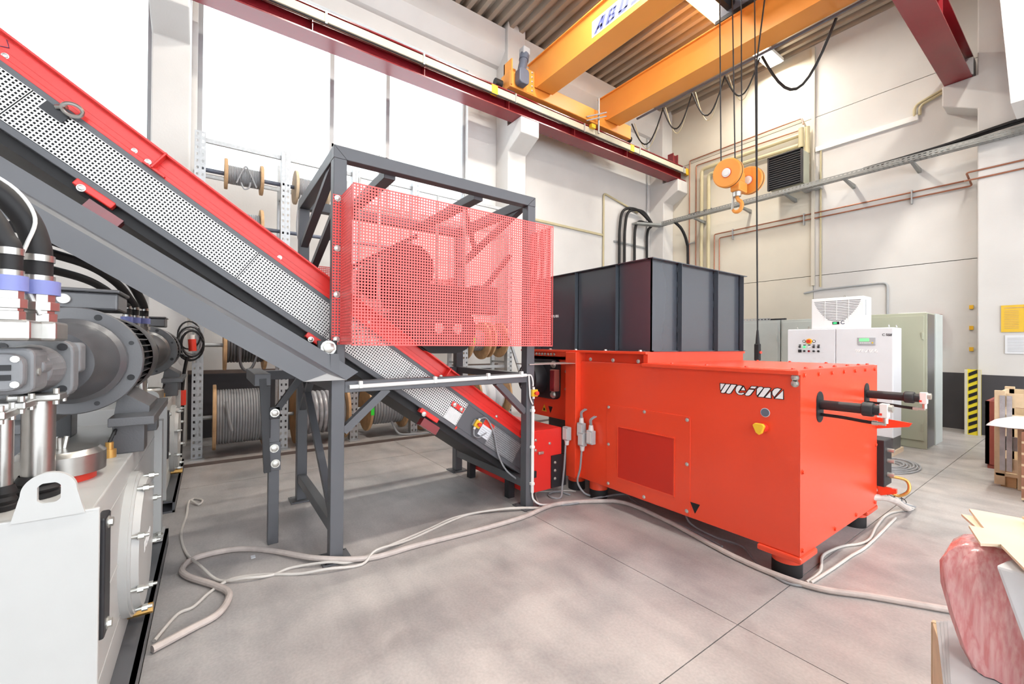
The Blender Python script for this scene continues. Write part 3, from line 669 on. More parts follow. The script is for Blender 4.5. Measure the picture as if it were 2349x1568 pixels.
# junction boxes with short cables
for (x, z, yy) in ((-3.535, 0.70, 3.33), (-3.36, 0.66, 3.40), (-3.24, 0.70, 3.41), (-3.385, 0.76, 3.41)):
    jb = MB().box(x - 0.045, x + 0.045, yy - 0.06, yy, z - 0.075, z + 0.075).build('junction_box', 'grey_plastic', sh, bevel=0.008)
    MB().box(x - 0.035, x + 0.035, yy - 0.066, yy - 0.06, z - 0.06, z + 0.06).build('box_lid', 'light_grey_plastic', jb, bevel=0.003)
    dn = x < -3.5 or abs(x + 3.36) < 0.01
    s_ = -1 if dn else 1
    MB().cyl((x, yy - 0.03, z + s_ * 0.075), (x, yy - 0.03, z + s_ * 0.13), 0.03, 0.022, n=12).build('cable_gland', 'light_grey_plastic', jb, smooth=True)
    if not dn:
        for k in (-1, 1): MB().tube(cat_rom([(x + k * 0.01, yy - 0.03, z + 0.13), (x + k * 0.01, yy - 0.03, z + 0.19), (x + 0.04 + k * 0.012, yy, z + 0.23)], 4), 0.008, 6).build('lead', 'grey_cable', jb, smooth=True)

# ================================================================== STEEL FRAME WITH MAGNET SEPARATOR AND GUARDS
fr = thing('separator_frame', 'anthracite square-tube support frame with red perforated guards', 'frame', (-4.3, 1.78, 0.0))
FX0, FX1, FY0, FY1, FZ = -5.12, -3.48, 0.77, 2.78, 3.25
A = 'anthracite_paint'
def leg(x0, y0, nm='leg'):
    l = MB().box(x0, x0 + 0.1, y0, y0 + 0.1, 0.012, FZ - 0.1).build(nm, A, fr, bevel=0.006)
    return l
for x0 in (FX0, FX1 - 0.1):
    for y0 in (FY0, FY1 - 0.1):
        leg(x0, y0)
        bpz = MB().box(x0 - 0.06, x0 + 0.16, y0 - 0.06, y0 + 0.16, 0.0, 0.014).build('base_plate', A, fr, bevel=0.003)
        for dx in (-0.035, 0.135):
            for dy in (-0.035, 0.135): MB().cyl((x0 + dx, y0 + dy, 0.0141), (x0 + dx, y0 + dy, 0.0148), 0.009, n=10).build('bolt_hole', 'lettering_black', bpz)
z0, z1 = FZ - 0.1, FZ
MB().prism([(FY0, z1), (FY1, z1), (FY1 - 0.1, z0), (FY0 + 0.1, z0)], 'X', FX1 - 0.1, FX1).build('top_rail', A, fr, bevel=0.005)
MB().prism([(FY0, z1), (FY1, z1), (FY1 - 0.1, z0), (FY0 + 0.1, z0)], 'X', FX0, FX0 + 0.1).build('top_rail', A, fr, bevel=0.005)
for x0 in (FX0, FX1 - 0.1):
    MB().prism([(FY0, z1), (FY0 + 0.1, z0), (FY0, z0)], 'X', x0, x0 + 0.1).build('mitre_corner', A, fr, bevel=0.004)
    MB().prism([(FY1, z1), (FY1 - 0.1, z0), (FY1, z0)], 'X', x0, x0 + 0.1).build('mitre_corner', A, fr, bevel=0.004)
for y0 in (FY0, FY1 - 0.1): MB().box(FX0 + 0.1, FX1 - 0.1, y0, y0 + 0.1, z0, z1).build('side_rail', A, fr, bevel=0.005)
for yb in (1.2, 2.09): MB().box(FX0 + 0.1, FX1 - 0.1, yb, yb + 0.1, z0 - 0.03, z0 + 0.05).build('carrier_beam', A, fr, bevel=0.005)
MB().box(FX1 - 0.1, FX1, FY0 + 0.1, FY1 - 0.1, 1.31, 1.40).build('cross_rail', A, fr, bevel=0.005)
MB().box(FX0, FX0 + 0.1, FY0 + 0.1, FY1 - 0.1, 1.31, 1.40).build('cross_rail', A, fr, bevel=0.005)
for y0 in (FY0, FY1 - 0.1): MB().box(FX0 + 0.1, FX1 - 0.1, y0 + 0.01, y0 + 0.09, 0.2, 0.29).build('low_rail', A, fr, bevel=0.005)
for y0 in (FY0, FY1 - 0.1): MB().box(FX0 + 0.1, FX1 - 0.1, y0 + 0.01, y0 + 0.09, 1.32, 1.40).build('mid_rail', A, fr, bevel=0.005)
MB().bar((-3.53, 0.87, 1.0), (-3.53, 1.22, 1.32), 0.06, 0.07, (1, 0, 0)).build('brace', A, fr)
MB().bar((-3.53, 2.68, 1.0), (-3.53, 2.33, 1.32), 0.06, 0.07, (1, 0, 0)).build('brace', A, fr)
MB().bar((-4.95, 0.82, 1.34), (-3.6, 0.82, 0.3), 0.05, 0.06, (0, 1, 0)).build('brace', A, fr)
MB().bar((-4.6, 0.82, 1.32), (-5.03, 0.82, 1.0), 0.05, 0.06, (0, 1, 0)).build('brace', A, fr)
MB().bar((-5.05, 0.82, 2.75), (-3.58, 0.82, 3.2), 0.05, 0.07, (0, 1, 0)).build('brace', A, fr)
MB().bar((-5.05, 0.82, 2.25), (-3.58, 0.82, 2.78), 0.05, 0.06, (0, 1, 0)).build('brace', A, fr)
MB().bar((-5.05, 2.73, 2.75), (-3.58, 2.73, 3.2), 0.05, 0.07, (0, 1, 0)).build('brace', A, fr)
MB().bar((-4.0, 2.2, 3.2), (-4.6, 2.7, 2.9), 0.05, 0.06).build('brace', A, fr)
def guard(xw, xo, ztop, nm):
    # perforated sheet box: front, two sides, bolted flanges
    s_ = 1 if xo > xw else -1
    p = 0.0225; h = 0.0125; y0, y1 = 0.83, 2.74; zb = 1.69
    nv = int((ztop - zb) / p)
    g = MB().perf((xo, y0, zb), (0, 1, 0), (0, 0, 1), int((y1 - y0) / p), nv, p, p, h, h).build(nm, 'guard_red', fr, solid=0.003)
    for yy, lab in ((y0, 0), (y0 + p * int((y1 - y0) / p), 1)):
        MB().perf((xw, yy, zb), (s_, 0, 0), (0, 0, 1), int(abs(xo - xw) / p), nv, p, p, h, h).build('guard_side', 'guard_red', g, solid=0.003)
    MB().perf((xw + 0.003 * s_, y0 - 0.065, zb), (0, 1, 0), (0, 0, 1), 3, nv, p, p, h, h).build('guard_flange', 'guard_red', g, solid=0.003)
    MB().perf((xw + 0.003 * s_, y1 - 0.02, zb), (0, 1, 0), (0, 0, 1), 3, nv, p, p, h, h).build('guard_flange', 'guard_red', g, solid=0.003)
    for yy in (y0, y1 - 0.006): MB().box(xo - 0.003, xo + 0.003, yy, yy + 0.006, zb, zb + nv * p).build('guard_edge', 'guard_red', g)
    for zz in (zb, zb + nv * p): MB().box(xo - 0.003, xo + 0.003, y0, y1, zz - 0.005, zz + 0.005).build('guard_edge', 'guard_red', g)
    return g
gf = guard(FX1, -3.15, 2.87, 'guard_panel'); guard(FX0, -5.42, 2.62, 'guard_panel')
bolts(fr, '+X', [(FX1 + 0.006, 0.80, z) for z in (1.73, 2.08, 2.44, 2.83)], sc=1.3)
# magnet separator hanging inside
def stad(y0, y1, zc, r, n=12): return [(y1 + r * math.cos(R(-90 + 180 * k / n)), zc + r * math.sin(R(-90 + 180 * k / n))) for k in range(n + 1)] + [(y0 + r * math.cos(R(90 + 180 * k / n)), zc + r * math.sin(R(90 + 180 * k / n))) for k in range(n + 1)]
mg = MB().prism(stad(1.75, 1.95, 1.85, 0.24), 'X', -4.85, -3.70).build('magnet_belt', 'rubber', fr, smooth=True)
MB().prism(stad(1.75, 1.95, 1.85, 0.15), 'X', -3.70, -3.67).build('magnet_side_plate', 'black_paint', fr, bevel=0.006)
for yy in (1.75, 1.95): MB().cyl((-3.67, yy, 1.85), (-3.63, yy, 1.85), 0.05, n=18).build('bearing', 'zinc', fr, smooth=True)
MB().box(-4.7, -3.9, 1.55, 2.3, 2.1, 2.3).build('magnet_body', 'black_paint', fr, bevel=0.02)
MB().cyl((-4.7, 1.5, 2.40), (-3.68, 1.5, 2.40), 0.22, n=36).build('return_drum', 'rubber', fr, smooth=True)
MB().box(-3.8, -3.62, 2.15, 2.42, 2.0, 2.3).build('drive_motor', 'motor_grey', fr, bevel=0.03)
for xx in (-4.5, -3.85):
    for yy in (1.25, 2.14): MB().cyl((xx, yy, 2.1), (xx, yy, 3.42), 0.014, n=10).build('hanger_rod', 'zinc', fr, smooth=True)
MB().bar((-3.7, 0.9, 2.3), (-3.7, 1.55, 2.7), 0.04, 0.06, (1, 0, 0)).build('belt_tensioner', 'black_paint', fr)
MB().bar((-3.7, 2.6, 2.65), (-3.7, 2.1, 2.05), 0.04, 0.06, (1, 0, 0)).build('belt_tensioner', 'black_paint', fr)
# white cable conduit with clips and emergency stop
cd = MB().tube([(-3.465, 0.9, 1.355), (-3.465, 2.66, 1.385)], 0.017, 10).build('conduit', 'white_plastic', fr, smooth=True)
for yy in (0.97, 1.62, 2.18, 2.58): MB().box(-3.482, -3.442, yy, yy + 0.03, 1.34 + (yy - 0.9) * 0.017, 1.40 + (yy - 0.9) * 0.017).build('conduit_clip', 'white_plastic', cd, bevel=0.006)
MB().tube([(-3.465, 2.75, 1.06), (-3.465, 2.75, 0.16)], 0.017, 10).build('conduit', 'white_plastic', fr, smooth=True)
for zz in (1.0, 0.62, 0.24): MB().box(-3.48, -3.44, 2.72, 2.765, zz, zz + 0.03).build('conduit_clip', 'white_plastic', fr, bevel=0.006)
MB().tube(cat_rom([(-3.465, 2.66, 1.385), (-3.46, 2.72, 1.38), (-3.46, 2.745, 1.31), (-3.46, 2.745, 1.27)], 5), 0.008, 8).build('lead', 'white_plastic', fr, smooth=True)
MB().tube(cat_rom([(-3.46, 2.69, 1.38), (-3.46, 2.70, 1.25), (-3.46, 2.71, 1.15), (-3.46, 2.745, 1.08)], 5), 0.008, 8).build('lead', 'white_plastic', fr, smooth=True)
MB().tube(cat_rom([(-3.465, 2.75, 0.16), (-3.46, 2.76, 0.09), (-3.43, 2.83, 0.03), (-3.38, 2.95, 0.02)], 5), 0.010, 8).build('lead', 'white_plastic', fr, smooth=True)
def estop(parent, c, u, nrm):
    c = Vector(c); u = Vector(u); n = Vector(nrm); w = n.cross(u)
    def bx(a, b, c0, c1, d0, d1):
        P = lambda x, y, z: c + w * x + u * y + n * z
        return MB().hexa([P(a, c0, d0), P(b, c0, d0), P(b, c1, d0), P(a, c1, d0)], [P(a, c0, d1), P(b, c0, d1), P(b, c1, d1), P(a, c1, d1)])
    e = bx(-0.036, 0.036, -0.036, 0.036, 0, 0.03).build('stop_box_base', 'grey_plastic', parent, bevel=0.004)
    bx(-0.036, 0.036, -0.036, 0.036, 0.03, 0.06).build('stop_box_cover', 'yellow_plastic', e, bevel=0.005)
    MB().cyl(c + n * 0.06, c + n * 0.085, 0.014, n=12).lathe(c + n * 0.085, c + n * 0.105, [(0, 0), (0, 0.022), (0.6, 0.023), (1, 0.015), (1, 0)], 18).build('stop_button', 'red_plastic', e, smooth=True)
    for s_ in (-1, 1): MB().cyl(c + u * (0.036 * s_) + n * 0.03, c + u * (0.06 * s_) + n * 0.03, 0.013, n=10).build('cable_gland', 'white_plastic', e, smooth=True)
    return e
estop(fr, (-3.478, 2.745, 1.20), (0, 0, 1), (1, 0, 0))
# flat tie bar between frame and shredder
MB().box(-3.70, -3.46, 2.70, 3.42, 1.49, 1.50).build('tie_bar', 'zinc', fr)

# ================================================================== INCLINED CONVEYOR
TH = R(35.0); CO, SI = math.cos(TH), math.sin(TH)
def CP(s, t, x): return Vector((x, 0.804 + s * CO + t * SI, 2.02 - s * SI + t * CO))
def cbox(s0, s1, t0, t1, x0, x1):
    return MB().hexa([CP(s0, t0, x0), CP(s1, t0, x0), CP(s1, t0, x1), CP(s0, t0, x1)], [CP(s0, t1, x0), CP(s1, t1, x0), CP(s1, t1, x1), CP(s0, t1, x1)])
cv = thing('conveyor', 'inclined red and grey belt conveyor rising to the upper left', 'conveyor', (-4.3, 1.0, 0.0))
S0, S1 = -3.6, 2.95
XC = -3.73
cbox(S0, S1, -0.285, 0.02, -4.86, -3.80).build('conveyor_frame', 'black_paint', cv)
cbox(S0, S1, 0.0, 0.04, -3.80, XC).build('side_channel', A, cv, bevel=0.004)
cbox(S0, S1, -0.288, -0.245, -3.80, XC).build('side_channel', A, cv, bevel=0.004)
cbox(1.62, S1, -0.245, 0.0, -3.80, XC + 0.002).build('side_plate', A, cv, bevel=0.003)
cbox(S0, S1, 0.02, 0.035, -4.80, -3.86).build('belt', 'rubber', cv)
cbox(S0, S1 - 0.5, -0.35, -0.285, -4.80, -3.80).build('return_belt', 'rubber', cv)
cbox(S0, S1, 0.04, 0.175, XC - 0.03, XC - 0.022).build('skirt_board', 'red_paint', cv)
cbox(S0, S1, 0.168, 0.182, XC - 0.03, XC + 0.03).build('skirt_lip', 'red_paint', cv, bevel=0.003)
cbox(S0, S1, 0.035, 0.062, XC - 0.028, XC + 0.002).build('skirt_foot', 'red_paint', cv, bevel=0.003)
cbox(S0, S1, 0.04, 0.18, -4.86, -4.85).build('skirt_board', 'red_paint', cv)
cbox(S0, S1, 0.1, 0.104, XC - 0.022, XC - 0.019).build('skirt_seam', 'red_paint', cv)
# perforated zinc side covers, each sheet with its own bolts
pz = 0.0205
dS = Vector((0, CO, -SI)); dN = Vector((0, SI, CO))
edges = [-3.6, -2.05, -0.62, 0.12, 0.9, 1.62]
for a, b in zip(edges[:-1], edges[1:]):
    n = int((b - a - 0.006) / pz)
    MB().perf(CP(a, -0.245, XC + 0.004), dS, dN, n, 12, (b - a - 0.006) / n, pz, 0.0118, 0.0118).build('perforated_cover', 'perforated_zinc', cv, solid=0.002)
cbox(1.45, 1.60, -0.245, -0.12, XC + 0.006, XC + 0.012).build('inspection_lid', 'perforated_zinc', cv)
MB().perf(CP(1.455, -0.24, XC + 0.013), dS, dN, 7, 6, pz, pz, 0.012, 0.012).build('lid_mesh', 'perforated_zinc', cv, solid=0.002)
MB().perf(CP(2.02, -0.235, XC + 0.006), dS, dN, 26, 11, 0.0165, 0.0195, 0.011, 0.0125).build('perforated_cover', 'galvanised', cv, solid=0.002)
cl = cbox(1.44, 1.60, -0.11, -0.06, XC + 0.012, XC + 0.024).build('red_clamp', 'red_paint', cv, bevel=0.006)
for s_ in (1.475, 1.565): inst('bolt', BOLT['+X'], cv, CP(s_, -0.085, XC + 0.024), sc=1.1)
# splice brackets on the skirt
for s_ in (-1.42, 1.22):
    cbox(s_, s_ + 0.012, 0.04, 0.18, XC - 0.02, XC + 0.05).build('splice_bracket', 'red_paint', cv, bevel=0.003)
    cbox(s_ - 0.05, s_ + 0.09, 0.036, 0.05, XC - 0.02, XC + 0.03).build('splice_foot', 'red_paint', cv, bevel=0.003)
    inst('bolt', BOLT['+X'], cv, CP(s_ - 0.03, 0.06, XC + 0.02), sc=1.0)
for s_ in (-2.25, -1.55, -0.5, 0.35, 2.0): inst('bolt', BOLT['+X'], cv, CP(s_, 0.075, XC - 0.022), sc=0.9)
# lifting eye, red belt-scraper brackets underneath
eb_ = cbox(-1.98, -1.86, -0.06, 0.0, XC, XC + 0.014).build('eye_plate', 'black_paint', cv)
c0 = CP(-1.86, 0.035, XC + 0.06)
MB().tube([c0 + Vector((0, 0.045 * math.cos(R(a)), 0.03 * math.sin(R(a)))) + Vector((0.02 * math.sin(R(a)), 0, 0)) for a in range(0, 360, 20)], 0.011, 8, True).build('lifting_eye', 'chrome', cv, smooth=True)
MB().cyl(CP(-1.93, 0.0, XC + 0.02), CP(-1.89, 0.03, XC + 0.05), 0.014, n=10).build('eye_shank', 'chrome', cv, smooth=True)
for s_ in (-1.62, 0.0, 1.2):
    cbox(s_, s_ + 0.22, -0.325, -0.28, XC - 0.05, XC + 0.012).build('scraper_bracket', 'red_paint', cv, bevel=0.006)
    cbox(s_ + 0.1, s_ + 0.3, -0.42, -0.34, XC - 0.12, XC - 0.04).build('scraper_arm', 'dark_red_paint', cv)
    inst('bolt', BOLT['+X'], cv, CP(s_ + 0.05, -0.32, XC + 0.012), sc=1.2)
# emergency stop, cables and labels on the solid side plate
ep = CP(1.80, -0.115, XC + 0.002); estop(cv, ep, dN, (1, 0, 0))
MB().tube(cat_rom([ep + dN * 0.06 + Vector((0.03, 0, 0)), ep + dN * 0.10 + dS * 0.05 + Vector((0.04, 0, 0)), CP(1.93, -0.03, XC + 0.03)], 6), 0.007, 8).build('lead', 'grey_cable', cv, smooth=True)
MB().tube(cat_rom([ep - dN * 0.06 + Vector((0.03, 0, 0)), ep - dN * 0.11 + dS * 0.04 + Vector((0.03, 0, 0)), ep - dN * 0.10 + dS * 0.10 + Vector((0.03, 0, 0)), ep - dN * 0.02 + dS * 0.16 + Vector((0.02, 0, 0))], 6), 0.007, 8).build('lead', 'grey_cable', cv, smooth=True)
MB().tube(cat_rom([CP(1.94, -0.03, XC + 0.02), CP(2.05, -0.10, XC + 0.03), CP(2.22, -0.25, XC + 0.03), CP(2.40, -0.34, XC + 0.04), CP(2.62, -0.36, XC + 0.06)], 6), 0.009, 8).build('lead', 'grey_cable', cv, smooth=True)
pt = cbox(1.88, 2.03, -0.19, -0.02, XC + 0.003, XC + 0.005).build('instruction_sheet', 'paper_white', cv)
cbox(1.88, 2.03, -0.075, -0.02, XC + 0.005, XC + 0.006).build('sheet_heading', 'red_plastic', cv)
for k in range(4): cbox(1.895, 2.015, -0.10 - k * 0.022, -0.104 - k * 0.022, XC + 0.005, XC + 0.006).build('sheet_line', 'cardboard_grey', cv)
cbox(1.62, 1.64, -0.275, -0.245, XC + 0.001, XC + 0.004).build('red_sticker', 'red_plastic', cv)
o_ = CP(-3.02, 0.085, XC - 0.022)
text_mesh('lettering', 'COMRO', CP(-2.58, 0.108, XC - 0.022), dS, dN, 0.052, 'lettering_navy', cv, lift=0.003, shear=0.2, bold=0.002)
flat_polys('name_frame', [[(0, 0), (0.30, 0), (0.30, 0.003), (0, 0.003)], [(0.30, 0), (0.335, 0.03), (0.331, 0.032), (0.297, 0.002)], [(0.335, 0.03), (0.30, 0.062), (0.297, 0.060), (0.331, 0.03)]], CP(-2.60, 0.097, XC - 0.022), dS, dN, 'lettering_navy', cv, 0.003)
# tail housing under the shredder
th_ = MB().box(-4.88, -3.60, 2.80, 3.28, 0.09, 0.76).build('tail_housing', 'red_paint', cv, bevel=0.006)
MB().box(-3.6, -3.585, 3.12, 3.34, 0.10, 0.46).build('drive_plate', 'black_paint', cv)
bolts(cv, '+X', [(-3.585, 3.17, 0.2 + 0.09 * k) for k in range(3)] + [(-3.60, 2.9, 0.66), (-3.60, 2.9, 0.55), (-3.60, 3.1, 0.6)], sc=0.9)
MB().box(-3.6, -3.575, 2.93, 3.0, 0.50, 0.53).build('latch', 'zinc', cv, bevel=0.006)
MB().box(-3.6, -3.58, 2.83, 2.90, 0.26, 0.33).build('hinge', 'black_paint', cv)
for xx in (-4.75, -3.9): MB().box(xx, xx + 0.08, 2.7, 2.78, 0.0, 0.25).build('tail_foot', 'black_paint', cv)

# adjustable conveyor leg standing left of the frame
lg = thing('support_stand', 'adjustable dark grey support stand with bolted telescopic leg', 'support', (-4.2, 0.45, 0.0))
MB().box(-5.0, -4.06, 0.30, 0.42, 1.34, 1.44).build('cross_head', A, lg, bevel=0.005)
MB().box(-4.95, -4.85, 0.40, 0.78, 1.33, 1.42).build('side_arm', A, lg, bevel=0.005)
MB().box(-4.14, -4.06, 0.36, 0.42, 0.9, 1.34).build('upper_post', 'black_paint', lg, bevel=0.004)
MB().bar((-4.08, 0.36, 1.40), (-4.07, 0.40, 0.62), 0.05, 0.06, (1, 0, 0)).build('diagonal_strut', 'black_paint', lg)
MB().bar((-4.08, 0.66, 1.42), (-4.08, 0.47, 1.14), 0.05, 0.05, (1, 0, 0)).build('swivel_arm', 'black_paint', lg)
MB().box(-4.16, -4.08, 0.41, 0.49, 0.0, 1.12).build('telescopic_leg', A, lg, bevel=0.004)
MB().box(-4.17, -4.07, 0.40, 0.50, 0.62, 0.86).build('clamp_sleeve', A, lg, bevel=0.004)
MB().box(-4.08, -4.055, 0.41, 0.49, 1.06, 1.16).build('pivot_lug', 'black_paint', lg, bevel=0.004)
for p in ((-4.055, 0.45, 1.11), (-4.07, 0.45, 0.81), (-4.07, 0.46, 0.68)): inst('bolt', BOLT['+X'], lg, p, sc=1.9)

# folded grey discharge chute in front of the conveyor
ch = thing('discharge_chute', 'long folded dark grey sheet-metal chute in front of the conveyor', 'chute', (-3.3, -0.3, 1.38))
TH2 = math.atan(0.645); C2, S2 = math.cos(TH2), math.sin(TH2)
def KP(s, t, x): return Vector((x, 0.186 + s * C2 + t * S2, 1.968 - s * S2 + t * C2))
def kquad(s0a, s0b, s1a, s1b, t0, t1, x0, x1, th=0.006):
    m = MB(); a = Vector((th, 0, 0.0))
    q = [KP(s0a, t0, x0), KP(s1a, t0, x0), KP(s1b, t1, x1), KP(s0b, t1, x1)]
    return m.hexa(q, [p + a for p in q])
kquad(-2.6, -2.6, 0.86, 0.905, -0.098, 0.0, -3.385, -3.395).build('upper_flange', A, ch)
kquad(-2.6, -2.6, 0.70, 0.86, -0.132, -0.098, -3.33, -3.385).build('fold', A, ch)
kquad(-2.6, -2.6, 0.60, 0.70, -0.262, -0.132, -3.325, -3.33).build('front_plate', A, ch)
q_ = [KP(0.70, -0.132, -3.332), KP(0.60, -0.262, -3.325), KP(0.86, -0.098, -3.385)]
MB().add(q_ + [p + Vector((-0.004, 0, 0.004)) for p in q_], [(0, 1, 2), (3, 5, 4), (0, 3, 4, 1), (1, 4, 5, 2), (2, 5, 3, 0)]).build('end_gusset', 'tank_grey', ch)  # pale grey on the anthracite chute: light reflected off the floor, painted in
MB().box(-3.48, -3.38, 0.74, 0.80, 1.50, 1.62).build('mounting_lug', A, ch)
MB().box(-3.47, -3.44, 0.66, 0.80, 1.58, 1.72).build('pivot_plate', 'black_paint', ch, bevel=0.005)
inst('bolt', BOLT['+X'], ch, (-3.44, 0.735, 1.665), sc=3.0)
MB().bar(KP(-2.2, -0.1, -3.42), Vector((-3.42, -1.62, 0.03)), 0.08, 0.08, (1, 0, 0)).build('chute_post', A, ch)

# ================================================================== HYDRAULIC POWER UNITS
def power_unit(x0, label, hoses, L=2.25):
    # x0: front of the tank (towards the camera); the unit extends to -X
    X = lambda d: x0 - d
    t = thing('hydraulic_power_unit', label, 'hydraulic unit', (X(1.15), -0.75, 0.0), 'hydraulic power units')
    YS, YB = -0.36, -1.18
    MB().box(X(-0.05), X(L + 0.1), -0.29, -0.27, 0.0, 0.12).box(X(-0.05), X(L + 0.1), -0.40, -0.27, 0.10, 0.12).box(X(-0.05), X(L + 0.1), -0.40, -0.27, 0.0, 0.02).build('base_channel', A, t)
    MB().box(X(-0.05), X(L + 0.1), YB, YB + 0.13, 0.0, 0.12).build('base_channel', A, t)
    MB().box(X(0.0), X(L), YB, YS, 0.12, 1.055).build('tank', 'tank_grey', t, bevel=0.006)
    MB().box(X(-0.02), X(0.0), YB, YS + 0.02, 0.12, 1.06).build('tank_front', 'tank_grey', t, bevel=0.005)
    MB().box(X(L - 0.05), X(L + 0.07), YS - 0.02, YS + 0.05, 0.12, 1.06).build('corner_angle', 'tank_grey', t, bevel=0.004)
    MB().box(X(L - 0.2), X(L + 0.07), YS, YS + 0.07, 0.13, 0.15).build('tank_foot', 'tank_grey', t)
    bolts(t, '+Z', [(X(L - 0.1), YS + 0.04, 0.15)], sc=1.4)
    # weld seams on the side wall
    for zz in (0.3, 0.6, 0.93): MB().box(X(0.02), X(L - 0.05), YS, YS + 0.003, zz, zz + 0.006).build('weld_seam', 'tank_grey', t)
    # lifting lug with oval hole (plate built around the hole)
    def outline(n):
        out = []
        for k in range(n):
            a = 2 * math.pi * k / n + 0.001; ca, sa = math.cos(a), math.sin(a); q = 0.02
            while True:
                y, z = ca * q, sa * q
                inside = (z > -0.095 and abs(y) < 0.094 - 0.24 * (z + 0.095)) if z < 0.0 else (y * y + z * z < 0.0712 ** 2)
                if not inside: break
                q += 0.001
            out.append((y, z))
        return out
    def lug(xl):
        n = 64; o = outline(n); h = [(0.030 * max(-1, min(1, math.cos(2 * math.pi * k / n) * 1.25)), 0.036 * max(-1, min(1, math.sin(2 * math.pi * k / n) * 1.1)) - 0.002) for k in range(n)]
        vs = []; fs = []
        for xx in (xl, xl - 0.02):
            vs += [(xx, -0.473 + y, 1.148 + z) for y, z in o] + [(xx, -0.473 + y, 1.148 + z) for y, z in h]
        for k in range(n):
            k2 = (k + 1) % n
            fs += [(k, k2, n + k2, n + k), (2 * n + k, 3 * n + k, 3 * n + k2, 2 * n + k2), (k, 2 * n + k, 2 * n + k2, k2), (n + k, n + k2, 3 * n + k2, 3 * n + k)]
        return MB().add(vs, fs).build('lifting_lug', 'tank_grey', t)
    lug(X(-0.03))
    MB().prism([(X(L + .03), 1.0), (X(L + .03), 1.18), (X(L - .05), 1.22), (X(L - .13), 1.18), (X(L - .13), 1.0)], 'Y', YS, YS + 0.02).build('lifting_lug', 'tank_grey', t, bevel=0.006)
    # sight glass
    MB().box(X(0.03), X(0.15), YS, YS + 0.03, 0.52, 1.0).build('level_gauge', 'black_paint', t, bevel=0.008)
    bolts(t, '+Y', [(X(0.09), YS + 0.03, 0.965), (X(0.09), YS + 0.03, 0.555)], sc=1.3)
    # round inspection cover
    cx, cz, r = X(0.93), 0.57, 0.385
    cvr = MB().lathe((cx, YS, cz), (cx, YS + 0.075, cz), [(0, 0), (0, r), (0.45, r), (0.45, r - 0.012), (0.6, r - 0.012), (0.6, r - 0.035), (1, r - 0.045), (1, 0)], 56).build('inspection_cover', 'tank_grey', t, smooth=True)
    for k in range(8):
        a = R(22.5 + 45 * k); MB().cyl((cx + (r - 0.03) * math.cos(a), YS + 0.04, cz + (r - 0.03) * math.sin(a)), (cx + (r - 0.03) * math.cos(a), YS + 0.115, cz + (r - 0.03) * math.sin(a)), 0.010, n=8).lathe((cx + (r - 0.03) * math.cos(a), YS + 0.07, cz + (r - 0.03) * math.sin(a)), (cx + (r - 0.03) * math.cos(a), YS + 0.095, cz + (r - 0.03) * math.sin(a)), [(0, 0), (0, 0.018), (1, 0.018), (1, 0)], 6).build('stud', 'zinc', cvr, smooth=True)
    logo(cvr, (cx + 0.14, YS + 0.075, cz - 0.03), (-1, 0, 0), (0, 0, 1), 0.06, 0.28, outline=False, fill='lettering_white')
    MB().cyl((X(0.9), YS, 0.18), (X(0.9), YS + 0.11, 0.18), 0.028, n=6).build('drain_plug', 'brass', t)
    # filler / return filter on the tank top
    fx, fy = X(0.55), -0.56
    flt = MB().lathe((fx, fy, 1.055), (fx, fy, 1.20), [(0, 0), (0, 0.12), (0.25, 0.12), (0.27, 0.155), (0.85, 0.155), (0.93, 0.14), (1, 0.13), (1, 0)], 36).build('return_filter', 'chrome', t, smooth=True)
    for a in (0, 120, 240): MB().tube([(fx + 0.012 * math.cos(R(a)), fy + 0.012 * math.sin(R(a)), 1.2), (fx + 0.02 * math.cos(R(a)), fy + 0.02 * math.sin(R(a)), 1.255)], 0.009, 6).build('wing_nut', 'chrome', flt, smooth=True)
    MB().lathe((fx, fy, 1.055), (fx, fy, 1.09), [(0, 0.122), (1, 0.122), (1, 0.1)], 24).build('filter_seal', 'red_plastic', flt, smooth=True)
    # suction pipes below the pump
    for k, (px, py, pr, zt) in enumerate(((X(0.30), -0.575, 0.05, 1.475), (X(0.17), -0.64, 0.03, 1.46), (X(0.05), -0.66, 0.03, 1.44))):
        p = MB().cyl((px, py, 1.06), (px, py, zt - 0.01), pr, n=22).build('suction_pipe', 'chrome', t, smooth=True)
        MB().box(px - 0.07, px + 0.07, py - 0.075, py + 0.075, zt - 0.02, zt + 0.01).build('pipe_flange', 'chrome', p, bevel=0.006)
        MB().lathe((px, py, 1.056), (px, py, 1.15), [(0, pr * 1.35), (0.2, pr * 1.4), (0.25, pr * 1.2), (0.4, pr * 1.4), (0.55, pr * 1.2), (0.7, pr * 1.4), (1, pr * 1.1)], 20).build('rubber_sleeve', 'rubber', p, smooth=True)
        for dx in (-0.055, 0.055): MB().cyl((px + dx, py + 0.06, zt - 0.035), (px + dx, py + 0.06, zt + 0.03), 0.010, n=8).build('flange_screw', 'zinc', p, smooth=True)
    # pump, in stages along the axis
    ay, az = -0.60, 1.605
    pump = MB()
    pump.prism(rrect(ay - 0.12, ay + 0.12, az - 0.15, az + 0.10, 0.05), 'X', X(0.33), X(0.42))
    pump.lathe((X(0.18), ay, az - 0.02), (X(0.33), ay, az - 0.02), [(0, 0), (0, 0.085), (0.7, 0.10), (1, 0.10), (1, 0)], 24)
    pump.prism(rrect(ay - 0.075, ay + 0.075, az - 0.10, az + 0.07, 0.03), 'X', X(0.02), X(0.18))
    pump.prism(rrect(ay - 0.06, ay + 0.06, az - 0.085, az + 0.05, 0.04), 'X', X(-0.03), X(0.02))
    pump.prism(rrect(ay - 0.085, ay + 0.085, az - 0.03, az + 0.02, 0.02), 'X', X(0.1), X(0.40))
